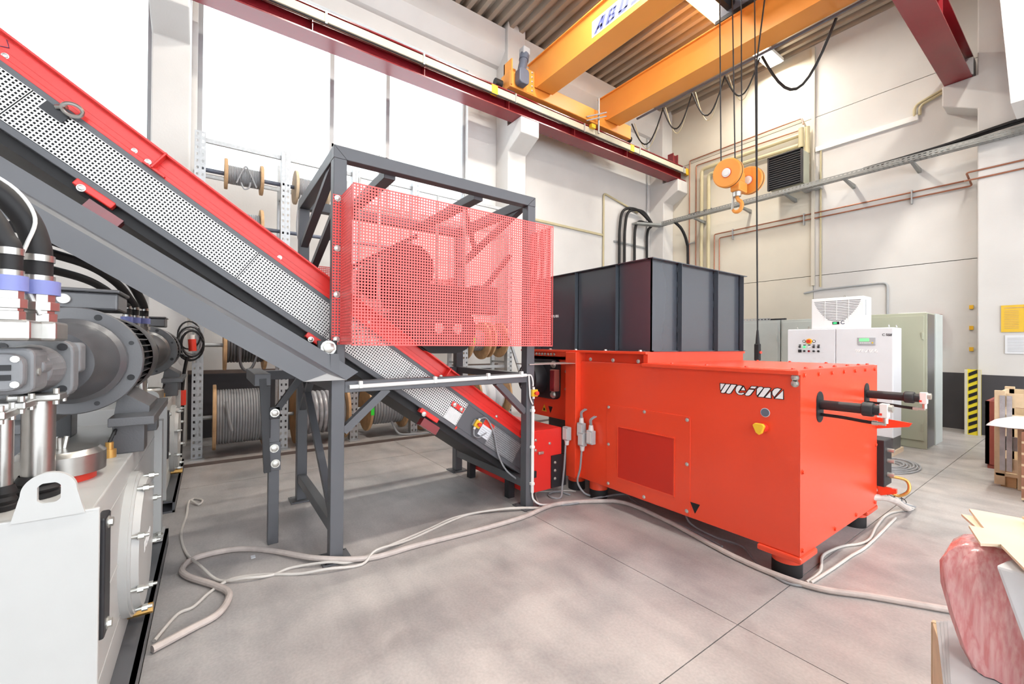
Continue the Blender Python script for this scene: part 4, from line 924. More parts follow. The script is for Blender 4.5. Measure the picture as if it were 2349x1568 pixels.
    pump.lathe((X(0.42), ay, az - 0.01), (X(0.6), ay, az), [(0, 0.10), (0.5, 0.09), (1, 0.13)], 24)
    pump.prism(rrect(ay + 0.06, ay + 0.125, az - 0.05, az + 0.09, 0.02), 'X', X(0.42), X(0.52))
    pp = pump.build('pump', 'cast_iron', t, bevel=0.01)
    for dy, dz in ((0.085, 0.07), (0.085, -0.11), (-0.085, 0.07), (-0.085, -0.11)): MB().cyl((X(0.322), ay + dy, az + dz), (X(0.335), ay + dy, az + dz), 0.016, n=12).build('screw', 'black_paint', pp, smooth=True)
    for dy, dz in ((0.04, 0.03), (0.04, -0.06)): MB().cyl((X(-0.036), ay + dy, az + dz), (X(-0.03), ay + dy, az + dz), 0.012, n=10).build('screw', 'zinc', pp, smooth=True)
    MB().cyl((X(0.06), ay + 0.075, az - 0.02), (X(0.06), ay + 0.08, az - 0.02), 0.014, n=10).build('screw', 'zinc', pp, smooth=True)
    for k in range(2): MB().box(X(-0.034), X(-0.03), ay - 0.02, ay + 0.03, az - 0.01 - 0.035 * k, az + 0.01 - 0.035 * k).build('name_slot', 'lettering_black', pp)
    # bell housing and motor
    bell = MB().lathe((X(0.55), ay, az - 0.01), (X(0.98), ay, az - 0.01), [(0, 0), (0, 0.15), (0.15, 0.165), (0.75, 0.20), (0.8, 0.225), (1, 0.225)], 48).build('bell_housing', 'motor_grey', t, smooth=True)
    fl_ = MB().lathe((X(0.95), ay, az - 0.01), (X(1.0), ay, az - 0.01), [(0, 0.10), (0, 0.285), (0.1, 0.29), (0.9, 0.29), (1, 0.285), (1, 0.10)], 56).build('motor_flange', 'motor_grey', t, smooth=True)
    for k in range(8):
        a = R(22.5 + 45 * k); MB().cyl((X(0.947), ay + 0.255 * math.cos(a), az - 0.01 + 0.255 * math.sin(a)), (X(0.952), ay + 0.255 * math.cos(a), az - 0.01 + 0.255 * math.sin(a)), 0.017 if k % 2 else 0.012, n=14).build('flange_hole' if k % 2 else 'flange_screw', 'lettering_black' if k % 2 else 'black_paint', fl_, smooth=True)
    mo = MB().cyl((X(1.0), ay, az - 0.01), (X(1.75), ay, az - 0.01), 0.225, n=40).build('motor_body', 'motor_grey', t, smooth=True)
    fin = MB().box(X(1.02), X(1.68), -0.003, 0.003, 0.215, 0.268)
    fm = mesh_only(MB().add([v - Vector((X(1.35), 0, 0)) for v in fin.v], fin.f), 'fin', 'motor_grey', False)
    for k in range(40):
        a = 2 * math.pi * k / 40
        o = bpy.data.objects.new('fin', fm); COL.objects.link(o); o.parent = mo; o.location = Vector((X(1.35), ay, az - 0.01)) - world_loc(t); o.rotation_euler = (a, 0, 0)
    MB().lathe((X(1.68), ay, az - 0.01), (X(2.02), ay, az - 0.01), [(0, 0.27), (0.1, 0.278), (0.85, 0.278), (1, 0.22), (1, 0)], 40).build('fan_cowl', 'motor_grey', t, smooth=True)
    tb_ = MB().box(X(1.08), X(1.42), ay - 0.16, ay + 0.16, az + 0.275, az + 0.375).build('terminal_box', 'motor_grey', t, bevel=0.012)
    MB().box(X(1.06), X(1.44), ay - 0.17, ay + 0.17, az + 0.375, az + 0.395).build('box_cover', 'motor_grey', tb_, bevel=0.008)
    MB().cyl((X(1.078), ay - 0.06, az + 0.33), (X(1.06), ay - 0.06, az + 0.33), 0.027, n=18).build('blanking_plug', 'light_grey_plastic', tb_, smooth=True)
    # motor feet on a raised carrier
    for s_ in (-1, 1):
        MB().prism([(ay + s_ * 0.16, az - 0.20), (ay + s_ * 0.30, az - 0.30), (ay + s_ * 0.30, az - 0.335), (ay + s_ * 0.14, az - 0.335)], 'X', X(1.15), X(1.65)).build('motor_foot', 'motor_grey', t)
        MB().box(X(0.95), X(1.95), ay + s_ * 0.24 - 0.1, ay + s_ * 0.24 + 0.1, az - 0.385, az - 0.335).build('carrier_plate', 'motor_grey', t, bevel=0.005)
        for xx in (1.02, 1.75): MB().box(X(xx), X(xx + 0.16), ay + s_ * 0.22 - 0.07, ay + s_ * 0.22 + 0.07, 1.055, az - 0.385).build('rubber_mount', 'motor_grey', t, bevel=0.005)
    # brass fitting with sensor cable
    MB().cyl((X(0.95), -0.45, 1.055), (X(0.95), -0.45, 1.10), 0.03, n=12).cyl((X(0.95), -0.45, 1.10), (X(0.95), -0.45, 1.14), 0.018, n=12).build('brass_fitting', 'brass', t, smooth=True)
    MB().tube(cat_rom([(X(0.95), -0.45, 1.14), (X(0.98), -0.43, 1.20), (X(1.06), -0.44, 1.15), (X(1.3), -0.40, 1.075), (X(1.7), -0.41, 1.07)], 6), 0.008, 6).build('sensor_cable', 'rubber', t, smooth=True)
    # pressure ports with hoses
    for hx, hy, hr, path in hoses:
        base = az + 0.10
        h = MB().box(X(hx) - 0.085, X(hx) + 0.085, hy - 0.07, hy + 0.07, base - 0.005, base + 0.07).build('port_flange', 'chrome', t, bevel=0.01)
        MB().lathe((X(hx), hy, base + 0.07), (X(hx), hy, base + 0.175), [(0, hr * 1.35), (0.3, hr * 1.35), (0.32, hr * 1.15), (0.4, hr * 1.15), (0.42, hr * 1.5), (0.72, hr * 1.5), (0.74, hr * 1.2), (1, hr * 1.2)], 10).build('hose_fitting', 'chrome', h, smooth=True)
        MB().lathe((X(hx), hy, base + 0.175), (X(hx), hy, base + 0.23), [(0, hr), (0, hr * 1.5), (1, hr * 1.5), (1, hr)], 12).build('blue_coupling', 'blue_coupling', h, smooth=True)
        MB().lathe((X(hx), hy, base + 0.23), (X(hx), hy, base + 0.25), [(0, hr), (0, hr * 1.15), (1, hr * 1.15), (1, hr)], 18).build('ferrule', 'chrome', h, smooth=True)
        P = [(X(hx), hy, base + 0.22), (X(hx), hy, base + 0.33)] + [(X(a), b, c) for a, b, c in path]
        MB().tube(cat_rom(P, 7), hr, 16).build('hydraulic_hose', 'rubber', h, smooth=True)
        MB().lathe((X(hx), hy, base + 0.305), (X(hx), hy, base + 0.33), [(0, hr), (0, hr * 1.12), (1, hr * 1.12), (1, hr)], 20).build('hose_clamp', 'chrome', h, smooth=True)
    return t
big = [(0.16, -0.552, 0.042, [(0.16, -0.561, 2.095), (0.16, -0.58, 2.16), (0.16, -0.608, 2.209), (0.16, -0.644, 2.252), (0.16, -0.72, 2.29), (0.16, -0.95, 2.33)]),
       (0.03, -0.59, 0.030, [(0.03, -0.605, 2.07), (0.03, -0.63, 2.13), (0.03, -0.67, 2.18), (0.03, -0.80, 2.24)])]
far = [(0.16, -0.545, 0.036, [(0.0, -0.565, 2.14), (-0.3, -0.62, 2.27), (-0.9, -0.75, 2.36), (-1.7, -0.95, 2.38)]),
       (0.02, -0.60, 0.032, [(-0.1, -0.62, 2.10), (-0.4, -0.68, 2.22), (-0.9, -0.8, 2.30), (-1.7, -1.05, 2.30)]),
       (-0.1, -0.64, 0.030, [(-0.25, -0.68, 2.06), (-0.5, -0.74, 2.15), (-0.9, -0.85, 2.2), (-1.7, -1.1, 2.2)])]
u1 = power_unit(-2.27, 'nearest pale grey hydraulic tank with dark motor and pump on top', big)
u2 = power_unit(-5.45, 'second hydraulic tank with dark motor further back under the chute', far, 1.7)
MB().tube(cat_rom([(-2.38, -0.70, 2.34), (-2.38, -0.60, 2.27), (-2.38, -0.55, 2.17), (-2.37, -0.57, 2.06), (-2.37, -0.59, 1.98), (-2.38, -0.56, 1.88), (-2.37, -0.53, 1.80)], 6), 0.006, 6).build('sensor_cable', 'white_plastic', u1, smooth=True)

# ================================================================== CABLE REEL RACKS
rk = thing('cable_reel_rack', 'tall galvanised perforated rack holding cable reels along the window wall', 'rack', (-7.6, 2.5, 0.035))
G = 'galvanised'
UY = [-0.14, 0.95, 2.03, 3.12, 4.2, 5.3]
for i, uy in enumerate(UY):
    H = 4.72
    MB().perf((-7.5, uy - 0.065, 0.04), (0, 1, 0), (0, 0, 1), 2, 49, 0.065, 0.0955, 0.026, 0.036).build('upright', G, rk, solid=0.003)
    MB().box(-7.62, -7.502, uy - 0.066, uy - 0.062, 0.04, H).build('upright_web', G, rk)
    MB().box(-7.62, -7.502, uy + 0.062, uy + 0.066, 0.04, H).build('upright_web', G, rk)
    MB().box(-7.515, -7.495, uy - 0.008, uy + 0.008, 0.04, H).build('upright_rib', G, rk)
    MB().box(-7.66, -7.40, uy - 0.09, uy + 0.09, 0.035, 0.045).build('foot_plate', G, rk)
    MB().box(-8.22, -8.16, uy - 0.04, uy + 0.04, 0.04, H).build('rear_upright', G, rk)
    for zz in (1.3, 2.6, 4.1): MB().box(-8.16, -7.62, uy - 0.02, uy + 0.02, zz, zz + 0.04).build('depth_tie', G, rk)
for a, b in zip(UY[:-1], UY[1:]):
    MB().box(-7.60, -7.56, a + 0.066, b - 0.066, 4.60, 4.66).build('top_tie', G, rk)
    MB().box(-8.20, -8.16, a + 0.04, b - 0.04, 4.28, 4.33).build('rear_tie', G, rk)
for (a, b, z, r) in ((0, 1, 4.26, 0.032), (1, 2, 4.26, 0.03), (0, 1, 3.5, 0.03), (1, 2, 3.5, 0.03), (0, 1, 1.66, 0.03), (0, 1, 0.58, 0.03), (1, 2, 0.54, 0.03), (2, 3, 0.53, 0.03), (3, 4, 0.58, 0.03), (4, 5, 0.6, 0.03), (3, 4, 1.75, 0.03), (4, 5, 1.75, 0.03), (2, 3, 1.75, 0.03), (2, 3, 3.5, 0.03)):
    MB().cyl((-7.75, UY[a] + 0.02, z), (-7.75, UY[b] - 0.02, z), r, n=12).build('axle', G if z < 2 else 'steel_blue', rk, smooth=True)
    for yy in (UY[a], UY[b]): MB().box(-7.79, -7.62, yy - 0.03, yy + 0.03, z - 0.05, z + 0.02).build('axle_holder', G, rk)
MB().box(-7.65, -7.6, 3.2, 5.25, 1.20, 1.26).build('shelf_beam', G, rk)
MB().bar((-7.20, 5.05, 1.9), (-7.20, 5.75, 0.1), 0.05, 0.04, (1, 0, 0)).build('leaning_strut', G, rk)

def reel(y0, y1, z, R_, rc, cable, label, rings=18, cr=None, wood='reel_wood', tape=False, group='cable reels on the rack'):
    t = thing('cable_reel', label, 'cable reel', (-7.75, (y0 + y1) / 2, z - R_), group)
    X_ = -7.75; th = 0.045
    for a, b in ((y0, y0 + th), (y1 - th, y1)):
        MB().lathe((X_, a, z), (X_, b, z), [(0, 0.033), (0, R_ - 0.006), (0.15, R_), (0.85, R_), (1, R_ - 0.006), (1, 0.033), (0, 0.033)], 44).build('flange', wood, t, smooth=True)
    L = y1 - y0 - 2 * th; prof = [(0, 0.04)]
    w = 1.0 / rings
    for k in range(rings):
        for q in range(5):
            a = math.pi * q / 4; prof.append(((k + 0.5 - 0.5 * math.cos(a)) * w, rc - L * w * 0.5 + L * w * 0.5 * math.sin(a) + random.uniform(-0.002, 0.002)))
    prof.append((1, 0.04))
    MB().lathe((X_, y0 + th, z), (X_, y1 - th, z), prof, 40).build('wound_cable', cable, t, smooth=True, angle=2.5)
    if tape: MB().box(X_ + R_ - 0.02, X_ + R_ + 0.006, y0 - 0.004, y0 + th + 0.004, z - 0.07, z + 0.07).build('green_label', 'green_tape', t)
    return t
def loose(t, pts, r, m): MB().tube(cat_rom(pts, 6), r, 8).build('loose_end', m, t, smooth=True)
r1 = reel(0.15, 0.66, 4.26, 0.225, 0.14, 'grey_cable', 'small cable reel with crossed grey turns, topmost in the first bay', 20)
loose(r1, [(-7.58, 0.30, 4.10), (-7.57, 0.36, 4.26), (-7.60, 0.42, 4.38), (-7.57, 0.48, 4.26), (-7.58, 0.56, 4.08)], 0.012, 'grey_cable')
loose(r1, [(-7.60, 0.36, 4.12), (-7.58, 0.40, 4.03), (-7.58, 0.46, 4.06), (-7.6, 0.48, 4.15)], 0.012, 'grey_cable')
r2 = reel(1.10, 1.62, 4.26, 0.27, 0.17, 'grey_cable', 'cable reel with pale flange and dark grey turns, top of the second bay', 22, wood='crate_wood')
loose(r2, [(-7.58, 1.18, 4.1), (-7.55, 1.14, 3.9), (-7.53, 1.12, 3.5), (-7.53, 1.2, 3.2), (-7.53, 1.32, 3.0)], 0.012, 'grey_cable')
r3 = reel(0.12, 0.66, 3.5, 0.29, 0.20, 'grey_cable', 'cable reel half hidden behind the red conveyor skirt', 20)
r4 = reel(0.16, 0.72, 1.66, 0.38, 0.27, 'motor_grey', 'reel of thick dark cable with a hanging loop above the dark skirting', 12)
loose(r4, [(-7.47, 0.36, 1.7), (-7.46, 0.37, 1.4), (-7.46, 0.43, 1.29), (-7.46, 0.52, 1.33), (-7.47, 0.58, 1.5)], 0.02, 'motor_grey')
r5 = reel(0.04, 0.72, 0.58, 0.485, 0.41, 'grey_cable', 'large reel of thick light grey cable standing lowest in the first bay', 17)
loose(r5, [(-7.36, 0.20, 0.85), (-7.33, 0.23, 0.62), (-7.33, 0.27, 0.42)], 0.021, 'grey_cable')
r6 = reel(1.13, 1.93, 0.54, 0.485, 0.36, 'silver_wrap', 'reel wrapped in shiny film behind the frame legs, old wooden flanges', 10, tape=True)
r7 = reel(2.28, 2.98, 0.53, 0.40, 0.30, 'grey_cable', 'grey cable reel with green label seen under the chute end', 12, tape=True)
r8 = reel(3.30, 4.02, 0.50, 0.46, 0.3, 'grey_cable', 'wooden reel seen below the conveyor underside', 12)
r9 = reel(4.42, 5.20, 0.62, 0.52, 0.38, 'paper_white', 'wooden reel of white cable behind the red conveyor skirt', 3, tape=True)
r10 = reel(4.30, 4.75, 1.78, 0.40, 0.22, 'grey_cable', 'wooden reel with pale flange showing under the red guard', 8, tape=True)
r11 = reel(4.85, 5.20, 1.80, 0.38, 0.2, 'motor_grey', 'wooden reel beside the white column under the guard', 8)
# loose cable tail on the floor and a hanging bundle of extension cords
tag(MB().tube(cat_rom([(-7.62, 2.72, 0.30), (-7.45, 2.8, 0.08), (-7.35, 3.0, 0.05), (-7.3, 3.35, 0.05)], 8), 0.02, 8).build('cable_tail', 'grey_cable', smooth=True), 'grey cable tail hanging from a reel onto the kerb', 'cable')
cc = thing('cord_bundle', 'hanging bundle of grey extension cords with red plugs', 'extension cord', (-7.2, -0.35, 0.9))
for k in range(7):
    c = Vector((-7.38 + random.uniform(-.02, .02), -0.22 + random.uniform(-.02, .02), 1.72 + random.uniform(-.09, .09))); ra = random.uniform(0.15, 0.22)
    MB().tube([c + Vector((random.uniform(-.015, .015), ra * 0.75 * math.cos(R(a)), ra * 1.15 * math.sin(R(a)))) for a in range(0, 360, 18)], 0.011, 6, True).build('cord_loop', 'grey_cable' if k % 2 else 'rubber', cc, smooth=True)
MB().cyl((-7.20, -0.20, 1.74), (-7.20, -0.19, 1.58), 0.045, n=14).build('red_plug', 'red_plastic', cc, smooth=True)
MB().cyl((-7.20, -0.20, 1.80), (-7.20, -0.20, 1.74), 0.03, n=14).build('plug_gland', 'white_plastic', cc, smooth=True)
MB().cyl((-7.24, -0.30, 1.05), (-7.24, -0.30, 0.85), 0.045, n=14).build('red_plug', 'red_plastic', cc, smooth=True)
MB().tube(cat_rom([(-7.24, -0.30, 0.85), (-7.25, -0.31, 0.4), (-7.25, -0.32, 0.05)], 5), 0.025, 8).build('cord', 'rubber', cc, smooth=True)
MB().tube(cat_rom([(-7.24, -0.30, 1.05), (-7.25, -0.28, 1.3), (-7.25, -0.25, 1.5)], 5), 0.02, 8).build('cord', 'rubber', cc, smooth=True)

# ================================================================== SERVICES ON THE END WALL
# perforated cable tray on arms
ct = thing('cable_tray', 'perforated galvanised cable tray on wall arms below the heater', 'cable tray', (-4.7, 12.4, 5.72))
MB().perf((-8.5, 12.12, 5.69), (1, 0, 0), (0, 0, 1), 110, 2, 0.085, 0.05, 0.045, 0.014).build('tray_side', 'tray_steel', ct, solid=0.003)
MB().perf((-8.5, 12.12, 5.69), (1, 0, 0), (0, 1, 0), 110, 2, 0.085, 0.085, 0.03, 0.03).build('tray_floor', 'tray_steel', ct, solid=0.003)
MB().box(-8.5, 0.85, 12.288, 12.293, 5.69, 5.78).build('tray_side', 'tray_steel', ct)
MB().box(-8.5, 0.85, 12.116, 12.124, 5.79, 5.80).build('tray_lip', 'tray_steel', ct)
for xx in (-7.4, -6.0, -4.83, -3.56, -2.38):
    MB().prism([(12.14, 5.69), (12.84, 5.69), (12.84, 5.59), (12.16, 5.66)], 'X', xx - 0.03, xx + 0.03).build('tray_arm', 'tray_steel', ct)
MB().prism([(-9.06, 11.3), (-8.85, 11.3), (-8.5, 12.12), (-8.4, 12.28), (-8.7, 12.28)], 'Z', 5.68, 5.74).build('tray_bend', 'tray_steel', ct)
MB().tube(cat_rom([(-3.2, 12.18, 5.80), (-2.0, 12.18, 5.84), (-1.0, 12.18, 5.94), (0.5, 12.18, 6.04)], 5), 0.03, 8).build('tray_cable', 'rubber', ct, smooth=True)
MB().tube(cat_rom([(-2.6, 12.24, 5.80), (-1.6, 12.24, 5.86), (-0.8, 12.24, 5.92), (0.5, 12.24, 5.94)], 5), 0.03, 8).build('tray_cable', 'rubber', ct, smooth=True)
# drop cables at the corner
for k, (yy, zb) in enumerate(((10.6, 6.15), (10.85, 6.15), (11.35, 5.9), (12.0, 5.85))):
    t = MB().tube(cat_rom([(-8.98, yy, 1.2), (-8.98, yy, 4.5), (-8.98, yy + 0.02, 5.5), (-8.95, yy + 0.18, zb - 0.1), (-8.9, min(12.1, yy + 0.5 + (0.3 if k < 2 else 0)), zb - (0 if k < 2 else .1)), (-8.8, 12.0 if k < 2 else min(12.15, yy + 0.6), 5.80)], 6), 0.045, 8).build('drop_cable', 'rubber', smooth=True)
    tag(t, ['thick black drop cable furthest left behind the hopper', 'second thick black drop cable behind the hopper', 'third black drop cable bending into the tray end', 'black drop cable nearest the hall corner'][k], 'cable', 'black drop cables at the hall corner')
t = MB().tube(cat_rom([(-8.1, 12.2, 5.74), (-7.98, 12.45, 5.5), (-7.95, 12.7, 5.1), (-7.95, 12.78, 4.5), (-7.95, 12.78, 1.2)], 6), 0.045, 8).build('drop_cable', 'rubber', smooth=True)
tag(t, 'black drop cable right of the corner column beside brown pipes', 'cable', 'black drop cables at the hall corner')
for zz in (5.05, 4.0): MB().tube([(-8.0, 12.78, zz), (-7.72, 12.8, zz + 0.02)], 0.02, 6).build('spacer', G, ct, smooth=True)
tag(MB().box(-9.09, -9.05, 10.45, 12.1, 5.0, 5.05).box(-9.09, -9.05, 10.45, 12.1, 4.2, 4.25).build('cable_clamp_rail', G), 'galvanised clamp rails holding the black drop cables', 'clamp rail')
# heating pipes
def pipe(name, pts, r, m, label, cat='pipe', group=None, rad=0.12):
    P = [Vector(p) for p in pts]; out = [P[0]]
    for i in range(1, len(P) - 1):
        a = (P[i - 1] - P[i]).normalized(); b = (P[i + 1] - P[i]).normalized(); k = min(rad, (P[i - 1] - P[i]).length * .45, (P[i + 1] - P[i]).length * .45)
        for q in range(5):
            t = q / 4; p0 = P[i] + a * k; p1 = P[i] + b * k; out.append(p0.lerp(P[i], t).lerp(P[i].lerp(p1, t), t))
    out.append(P[-1])
    return tag(MB().tube(out, r, 10).build(name, m, smooth=True), label, cat, group)
HP = 'heating pipes on the end wall'
pipe('heating_pipe', [(-7.45, 12.72, 0.1), (-7.45, 12.72, 7.33), (-4.70, 12.72, 7.33)], 0.055, 'pipe_beige', 'outer thick beige heating pipe rising left of the heater', 'pipe', HP)
pipe('heating_pipe', [(-7.22, 12.72, 0.1), (-7.22, 12.72, 7.10), (-4.72, 12.72, 7.06)], 0.055, 'pipe_beige', 'inner thick beige heating pipe running to the heater top', 'pipe', HP)
pipe('heating_pipe', [(-7.92, 12.80, 0.1), (-7.92, 12.80, 7.79), (-4.68, 12.80, 7.80), (-4.62, 12.74, 7.60)], 0.018, 'copper', 'uppermost thin brown pipe beside the corner column', 'pipe', HP, 0.05)
pipe('heating_pipe', [(-7.69, 12.80, 0.1), (-7.69, 12.80, 7.56), (-4.66, 12.80, 7.50)], 0.018, 'copper', 'second thin brown pipe just above the thick beige pipes', 'pipe', HP, 0.05)
pipe('copper_pipe', [(-7.07, 12.80, 0.1), (-7.07, 12.80, 5.19), (-1.63, 12.80, 5.19), (-1.62, 12.33, 5.06), (0.9, 12.30, 5.06)], 0.017, 'copper', 'upper long copper pipe below the cable tray', 'pipe', 'copper pipes on the end wall', 0.05)
pipe('copper_pipe', [(-6.91, 12.80, 0.1), (-6.91, 12.80, 5.05), (-1.58, 12.80, 5.06), (-1.60, 12.34, 5.22), (0.9, 12.30, 5.22)], 0.017, 'copper', 'lower long copper pipe crossing over near the pier', 'pipe', 'copper pipes on the end wall', 0.05)
for k, xx in enumerate((-6.5, -4.62, -2.5)):
    tag(MB().box(xx - 0.012, xx + 0.012, 12.77, 12.845, 4.93, 5.24).build('pipe_bracket', G), ['left pipe bracket on the copper pipes above the hopper', 'middle pipe bracket on the copper pipes under the heater', 'right pipe bracket on the copper pipes near the pier'][k], 'bracket', 'copper pipe brackets')
tag(MB().box(-7.95, -7.15, 12.78, 12.84, 6.0, 6.04).build('pipe_bracket', 'black_paint'), 'dark bracket bar across the vertical heating pipes', 'bracket')
ht = thing('fan_heater', 'black louvred fan heater mounted high on the end wall', 'heater', (-4.83, 12.4, 5.85))
MB().box(-5.22, -4.44, 12.22, 12.62, 5.88, 6.73).build('heater_case', 'cabinet_green', ht, bevel=0.01)
MB().box(-5.22, -4.44, 12.18, 12.22, 5.88, 6.73).build('heater_front', 'black_paint', ht)
for k in range(14): MB().hexa([(-5.2, 12.13, 5.90 + k * 0.058), (-4.46, 12.13, 5.90 + k * 0.058), (-4.46, 12.18, 5.935 + k * 0.058), (-5.2, 12.18, 5.935 + k * 0.058)], [(-5.2, 12.13, 5.907 + k * 0.058), (-4.46, 12.13, 5.907 + k * 0.058), (-4.46, 12.18, 5.942 + k * 0.058), (-5.2, 12.18, 5.942 + k * 0.058)]).build('louvre', 'motor_grey', ht)
MB().box(-5.24, -5.2, 12.12, 12.2, 5.86, 6.75).box(-4.46, -4.42, 12.12, 12.2, 5.86, 6.75).box(-5.24, -4.42, 12.12, 12.2, 6.72, 6.75).build('louvre_frame', 'black_paint', ht)
MB().box(-4.6, -4.2, 12.6, 12.84, 5.78, 5.86).build('wall_bracket', 'galvanised', ht)
MB().cyl((-4.62, 12.6, 6.75), (-4.62, 12.6, 6.95), 0.02, n=10).cyl((-4.62, 12.6, 6.95), (-4.62, 12.6, 7.45), 0.06, n=14).build('air_vessel', 'pipe_beige', ht, smooth=True)
MB().cyl((-4.50, 12.66, 6.75), (-4.50, 12.66, 7.45), 0.06, n=14).build('valve_body', 'pipe_beige', ht, smooth=True)
# trunking, conduits
tag(MB().box(-4.36, -2.40, 12.78, 12.85, 6.78, 6.90).build('cable_trunking', 'white_plastic'), 'white cable trunking right of the fan heater', 'cable trunking')
tag(MB().box(-4.45, -4.38, 12.78, 12.85, 3.3, 9.55).build('wall_conduit', 'lamplit_wall_and_conduit'), 'tall beige conduit strip on the wall joint', 'conduit')
pipe('wall_conduit', [(-4.25, 12.82, 6.80), (-4.25, 12.82, 3.25)], 0.022, 'pipe_beige', 'thin beige conduit dropping from the white trunking', 'conduit')
pipe('wall_conduit', [(-4.62, 12.82, 3.12), (-4.30, 12.82, 3.18), (-2.92, 12.82, 3.22), (-2.92, 12.82, 2.45)], 0.022, 'grey_plastic', 'grey conduit bending down above the grey cabinets', 'conduit')
for k in range(2): pipe('wall_conduit', [(-2.46 + 0.09 * k, 12.8, 6.88), (-2.46 + 0.09 * k, 12.8, 7.12 - 0.04 * k), (-1.9, 12.8, 7.3 - 0.06 * k)], 0.028, 'pipe_beige', ['curved beige conduit leaving the trunking towards the beam', 'second curved conduit right beside it under the beam'][k], 'conduit')
tag(MB().box(-9.09, -9.04, 6.55, 9.9, 5.10, 5.16).build('wall_rail', 'pipe_beige'), 'beige conduit rail on the wall left of the black drop cables', 'conduit')
pipe('wall_conduit', [(-9.06, 9.95, 0.1), (-9.06, 9.95, 6.45), (-9.06, 11.6, 6.15)], 0.03, 'pipe_beige', 'beige conduit framing the black drop cables', 'conduit')
pipe('wall_conduit', [(-9.06, 12.1, 1.2), (-9.06, 12.1, 9.0)], 0.02, 'grey_plastic', 'thin grey conduit on the wall beside the corner column', 'conduit')
# notices and hazard guard on the pier
n1_ = tag(MB().box(-1.14, -0.70, 12.33, 12.338, 2.01, 2.52).build('notice', 'paper_yellow'), 'yellow printed notice on the white pier', 'notice')
for k in range(11): MB().box(-1.10, -0.92, 12.327, 12.33, 2.08 + k * 0.033, 2.088 + k * 0.033).build('text_line', 'reel_wood', n1_)
MB().box(-1.10, -0.72, 12.327, 12.33, 2.46, 2.475).build('heading_line', 'reel_wood', n1_)
n2_ = tag(MB().box(-1.09, -0.78, 12.33, 12.338, 1.60, 1.95).build('notice', 'paper_white'), 'white printed sheet below the yellow notice', 'notice')
for k in range(10): MB().box(-1.06, -0.82, 12.327, 12.33, 1.64 + k * 0.028, 1.647 + k * 0.028).build('text_line', 'cardboard_grey', n2_)
hz = thing('corner_guard', 'yellow and black striped corner guard at the pier foot', 'corner guard', (-1.5, 12.25, 0.0))
MB().box(-1.60, -1.38, 12.18, 12.22, 0, 1.28).box(-1.60, -1.56, 12.18, 12.5, 0, 1.28).build('guard_angle', 'hazard_yellow', hz)
for k in range(9): MB().hexa([(-1.545, 12.172, 0.02 + k * 0.14), (-1.43, 12.172, 0.0 + k * 0.14 + 0.09), (-1.43, 12.18, 0.09 + k * 0.14), (-1.545, 12.18, 0.02 + k * 0.14)], [(-1.545, 12.172, 0.09 + k * 0.14), (-1.43, 12.172, 0.16 + k * 0.14), (-1.43, 12.18, 0.16 + k * 0.14), (-1.545, 12.18, 0.09 + k * 0.14)]).build('black_stripe', 'lettering_black', hz)
for k in range(9): MB().box(-1.608, -1.60, 12.2, 12.5, 0.03 + k * 0.14, 0.1 + k * 0.14).build('black_stripe', 'lettering_black', hz)
for xx in (-1.58, -1.40): MB().box(xx - 0.02, xx + 0.02, 12.165, 12.18, 0, 1.28).build('edge_profile', 'cream', hz)
for k, zz in enumerate((2.55, 2.12, 1.68)): tag(MB().box(-1.62, -1.56, 12.82, 12.85, zz - 0.04, zz + 0.04).build('wall_reflector', 'warning_yellow'), ['topmost small yellow reflector beside the pier', 'middle small yellow reflector beside the pier', 'lowest small yellow reflector beside the pier'][k], 'reflector', 'yellow reflectors')

# ================================================================== CABINETS
kc = thing('control_cabinet', 'pale grey two-door control cabinet with buttons and display', 'control cabinet', (-2.67, 9.0, 0.0))
for xx in (-3.3, -2.05): MB().box(xx, xx + 0.14, 8.62, 9.3, 0.0, 0.07).build('wooden_block', 'pale_wood', kc)
MB().box(-3.41, -1.93, 8.78, 9.22, 0.07, 0.27).build('plinth', 'motor_grey', kc, bevel=0.004)
MB().box(-3.42, -1.925, 8.77, 9.23, 0.27, 2.02).build('cabinet_body', 'cabinet_white', kc, bevel=0.006)
dl = MB().box(-3.415, -2.682, 8.75, 8.77, 0.28, 2.01).build('cabinet_door', 'cabinet_white', kc, bevel=0.005)
dr = MB().box(-2.670, -1.93, 8.75, 8.77, 0.28, 2.01).build('cabinet_door', 'cabinet_white', kc, bevel=0.005)
for xx in (-3.33, -3.15, -2.02, -1.97): MB().tube([Vector((xx, 8.95 if xx < -2 else 9.15, 2.05)) + Vector((0, 0.018 * math.cos(R(a)), 0.022 * math.sin(R(a)))) for a in range(0, 360, 30)], 0.007, 6, True).build('lifting_eye', 'chrome', kc, smooth=True)
y_ = 8.75
mn = MB().cyl((-3.07, y_, 1.80), (-3.07, y_ - 0.012, 1.80), 0.048, n=22).build('main_switch_plate', 'yellow_plastic', dl, smooth=True)
MB().cyl((-3.07, y_ - 0.012, 1.80), (-3.07, y_ - 0.05, 1.80), 0.03, n=18).build('main_switch', 'red_plastic', dl, smooth=True)
for xx in (-3.15, -2.995): flat_polys('warning_ring', [arc(0, 0, 0.026, 0, 340, 17)], (xx, y_, 1.80), (1, 0, 0), (0, 0, 1), 'lettering_black', dl, 0.001); flat_polys('warning_symbol', [arc(0, 0, 0.017, 0, 340, 17)], (xx, y_, 1.80), (1, 0, 0), (0, 0, 1), 'lettering_white', dl, 0.003)
